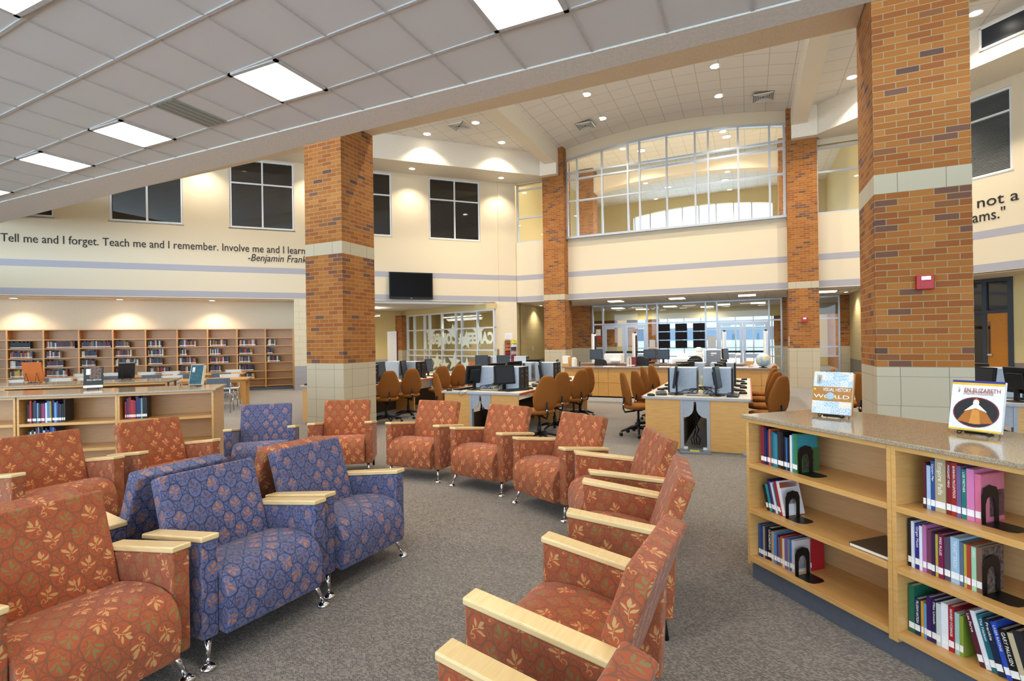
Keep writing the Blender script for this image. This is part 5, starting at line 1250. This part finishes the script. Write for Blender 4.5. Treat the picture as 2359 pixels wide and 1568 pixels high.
# fire alarms
def alarm(label, x, y, z, k=1):
    t = thing('fire_alarm', label, 'alarm', (x, y, z), 0, 'red fire alarms on the brick pillars')
    box(-.075 * k, .075 * k, -.05 * k, 0, -.075 * k, .075 * k).build('housing', M['red'], t, bevel=.01 * k); box(-.035 * k, .045 * k, -.058 * k, -.045 * k, .02 * k, .06 * k).build('strobe', M['chrome'], t, bevel=.004)
    box(-.04 * k, .05 * k, -.053 * k, -.05 * k, -.055 * k, -.01 * k).build('sounder', M['red'], t); return t
alarm('red fire alarm with a strobe on the large right brick pillar', 1.66, 6.60, 2.09); alarm('small red fire alarm on the far right brick pillar', 1.59, 18.09, 2.08)
tag(box(1.165, 1.175, 18.12, 18.2, 1.28, 1.58).build('paper_notice', M['whitep'], None), 'narrow white notice on the left side of the far right brick pillar', 'notice')
for i in range(3): tag(box(-.15, .15, -.11, .11, 0, .012).build('magazine', bookmat(('a8584a', 'd8cfc8', '2a2a30')[i]), None, (1.98 + .04 * i, 17.6 - .1 * i, .001 + .0125 * i), R(20 * i)), ('reddish magazine at the bottom of the small pile on the floor', 'pale magazine in the middle of the floor pile', 'dark magazine on top of the floor pile')[i], 'magazine', 'magazines on the floor by the pillar')

# ============================================================ WALL ITEMS AT THE LEFT
tv = thing('television', 'large black flat television high on the cream wall over the opening', 'television', (*inframe(3.14, LW, A45), 3.60), A45)
box(-.78, .78, -.14, -.07, -.48, .48).build('bezel', M['black'], tv, bevel=.01); box(-.745, .745, -.143, -.139, -.40, .445).build('screen', M['screen'], tv); box(-.3, .3, -.07, 0, -.25, .25).build('wall_mount', M['blackmetal'], tv)
box(-.03, .03, -.144, -.14, -.455, -.44).build('brand_mark', M['alu'], tv)
def onwall(name, label, cat, u, z, y=LW - .05, rz=A45, group=None): return thing(name, label, cat, (*inframe(u, y, rz), z), rz, group)
t = onwall('paper_notice', 'white notice sheet on the pilaster above the magazine rack', 'notice', 6.86, 1.76, LW - .052); box(-.15, .15, -.006, 0, -.11, .11).build('sheet', M['whitep'], t); box(-.12, .12, -.0068, -.006, -.08, .07).build('print', plain('#e3e6f0', .6, grain=.1), t)
rk = onwall('magazine_rack', 'wall rack full of colourful magazines on the pilaster', 'rack', 6.92, .60); box(-.25, .25, -.06, 0, 0, .97).build('rack_frame', M['alu'], rk)
mc = ['9c2f4a', 'b83a30', 'c9bcd0', '8a3a34', '6f6fb0', '7a2a30', '7f1d20', 'a99aa0', 'a0703a', '4a3540', 'b05a3a', 'c8d0d4', '8a5a30', 'd8c83a']
for i in range(7):
    for j in range(2):
        o = box(-.105, .105, -.012, 0, 0, .17).build('magazine', plain('#' + mc[(i * 2 + j) % 14], .4, 0, .4, .5, 30), None, (*inframe(6.80 + j * .24, LW - .115 - .0, A45), .62 + i * .135), A45)
        tag(o, 'magazine in the wall rack, %s column, %s row from bottom' % (('left', 'right')[j], ORD[i + 1]), 'magazine', 'magazines in the wall rack')
t = onwall('banner', 'narrow dark blue banner with a picture hanging beside the glass partition', 'banner', 6.43, 2.12, LW - .01); box(-.09, .09, -.012, 0, -.29, .31).build('cloth', plain('#26304f', .8), t); box(-.065, .065, -.014, -.012, -.22, .14).build('picture', plain('#6f7f9a', .7, 0, .3, .6, 14), t); box(-.06, .06, -.014, -.012, -.28, -.24).build('caption', M['whitep'], t)
for z, cc, lab, dz in ((1.58, 'b23030', 'small red pennant pinned beside the glass partition, the upper one', 0), (1.22, '2a4a8f', 'small blue pennant pinned beside the glass partition, the lower one', 0)):
    t = onwall('pennant', lab, 'pennant', 6.43, z, LW - .01, group='pennants beside the glass partition'); MB().prism([(-.1, .06), (.1, .15), (-.06, -.16)], -.008, 0, 'y').build('felt', plain('#' + cc, .9), t); box(-.07, .0, -.0095, -.008, -.02, .05).build('initial', M['whitep'], t)
t = onwall('wire_spinner', 'thin dark spinner rack with small cards beside the glass partition', 'rack', 6.43, .55, LW - .06); b = MB()
for k in range(9):
    for q in range(3): b.box(-.045 + .03 * q, -.02 + .03 * q, -.05 + .02 * q, -.045 + .02 * q, .05 + k * .075, .10 + k * .075, mi=q)
b.build('cards', [plain('#4a3a34', .6), plain('#b8a890', .6), plain('#2a2422', .6)], t); MB().lathe([(.012, 0), (.012, .72)], 8).build('pole', M['black'], t)
t = thing('door_panel', 'open door edge with a dark red stripe beside the brick pillar', 'door', (-12.0, 15.9, 0), R(150)); box(0, .9, -.02, .02, 0, 2.0).build('leaf', M['whitep'], t); box(-.03, 0, -.022, .022, 0, 2.0).build('edge', plain('#5a1f22', .5), t)
# distant orange armchair beyond the near desks by the glass partition
dup(protos['orange'], (-9.35, 16.0, 0), R(-28), 'orange lounge chair far back by the glass partition', 'orange lounge chairs')
t = thing('switch_plate', 'small white switch plate on the yellow block wall left of the far brick pillar', 'switch', (-8.165, 20.0, 1.25)); box(0, .012, -.05, .05, -.08, .08).build('plate', M['whitep'], t); box(.012, .02, -.01, .01, -.02, .02).build('toggle', M['greyplastic'], t)
t = thing('wall_phone', 'small white switch plate on the yellow wall of the side room', 'switch', (*inframe(1.75, 23.98, A45), 1.28), A45); box(-.06, .06, -.02, 0, -.08, .08).build('plate', M['whitep'], t); box(-.02, .02, -.026, -.02, -.03, .03).build('toggle', M['greyplastic'], t)

# ============================================================ READING TABLES AND CHAIRS AT THE LEFT
def uv45(u, v): return (u * math.cos(A45) - v * math.sin(A45), u * math.sin(A45) + v * math.cos(A45))
def table(label, u0, u1, v0, v1):
    L, D = u1 - u0, v1 - v0; t = thing('reading_table', label, 'table', (*uv45(u0, v0), 0), A45, 'maple reading tables')
    box(0, L, 0, D, .71, .74).build('tabletop', M['maple'], t, bevel=.005)
    for y in (.06, D - .08): MB().prism([(.06, .71), (.06, .62), (.16, .645), (L / 2, .66), (L - .16, .645), (L - .06, .62), (L - .06, .71)], y, y + .022, 'y').build('apron', M['maple'], t)
    for x in (.06, L - .08): MB().prism([(.06, .71), (.06, .60), (.14, .65), (D - .14, .65), (D - .06, .60), (D - .06, .71)], x, x + .022, 'x').build('apron', M['maple'], t)
    for x in (.05, L - .13):
        for y in (.05, D - .13): MB().prism([(x, y), (x + .08, y), (x + .08, y + .08), (x, y + .08)], 0, .71, 'z').build('leg', M['maple_dk'], t)
    return t
table('nearest maple reading table, right-hand one', -4.3, -1.63, 13.95, 14.8)
table('maple reading table farther back before the wall bookcase, right-hand one', -3.75, -2.05, 16.6, 17.4); table('maple reading table farther back, middle one', -5.5, -3.95, 16.6, 17.4)
table('maple reading table nearer the camera at the left photo edge', -7.2, -5.0, 14.35, 15.2); table('maple reading table farther back, leftmost one', -7.2, -5.7, 16.7, 17.5)
def lib_chair(label, u, v, rz, m_):
    t = thing('library_chair', label, 'chair', (*uv45(u, v), 0), A45 + rz, 'stacking chairs at the reading tables')      # front is local -y
    b = MB(); n = 8
    for i in range(n):
        a0, a1 = -.235 + .47 * i / n, -.235 + .47 * (i + 1) / n; c = lambda a: .215 + .02 * (1 - (a / .235) ** 2)
        b.prism([(c(a0), .58), (c(a0) + .03, .80), (c(a0) + .042, .80), (c(a0) + .012, .58)], a0, a1, 'x')
    b.build('backrest', m_, t); box(-.22, .22, -.22, .2, .43, .455).build('seat', m_, t, bevel=.01)
    for sx in (-1, 1):
        MB().tube([(sx * .225, -.2, .43), (sx * .235, -.24, 0)], .011, 8).build('leg', M['chrome'], t, smooth=True)
        MB().tube([(sx * .235, .26, 0), (sx * .225, .2, .43), (sx * .215, .235, .79)], .011, 8).build('leg', M['chrome'], t, smooth=True)
        MB().tube([(sx * .23, -.21, .42), (sx * .23, .2, .42)], .009, 8).build('seat_rail', M['chrome'], t, smooth=True)
    return t
cp = {}
for u, v, c, lab in ((-2.15, 13.60, 'd', 'at the near table, its back to the camera'), (-2.19, 15.0, 'w', 'on the far side of the near table, right end'), (-3.53, 15.2, 'w', 'across the near table, left of the teal book'),
    (-2.5, 16.2, 'd', 'at the far right table, right end, facing away'), (-3.31, 16.3, 'd', 'at the far right table, behind the teal display book'), (-2.48, 17.75, 'w', 'behind the far right table, right end'), (-4.15, 17.8, 'w', 'behind the far middle table, right end'),
    (-4.11, 16.3, 'd', 'at the far middle table, facing away, right of the black book'), (-5.02, 16.4, 'd', 'at the far middle table, behind the black display book'), (-4.75, 17.75, 'w', 'behind the far middle table, centre'), (-5.61, 17.9, 'w', 'behind the far left table, right of the portrait book'),
    (-6.30, 17.85, 'w', 'behind the far left table, left of the portrait book'), (-6.16, 16.35, 'd', 'at the far left table, right of the orange book'), (-5.39, 15.55, 'w', 'on the far side of the near left table, right end'), (-5.95, 15.55, 'w', 'on the far side of the near left table, middle'), (-6.72, 15.5, 'w', 'on the far side of the near left table, at the photo edge')):
    m_ = M['chairgrey'] if c == 'd' else M['chairwhite']; lab = ('grey' if c == 'd' else 'white') + ' stacking chair ' + lab; rz = math.pi if c == 'd' else 0
    if c not in cp: cp[c] = lib_chair(lab, u, v, rz, m_)
    else: dup(cp[c], (*uv45(u, v), 0), A45 + rz, lab)
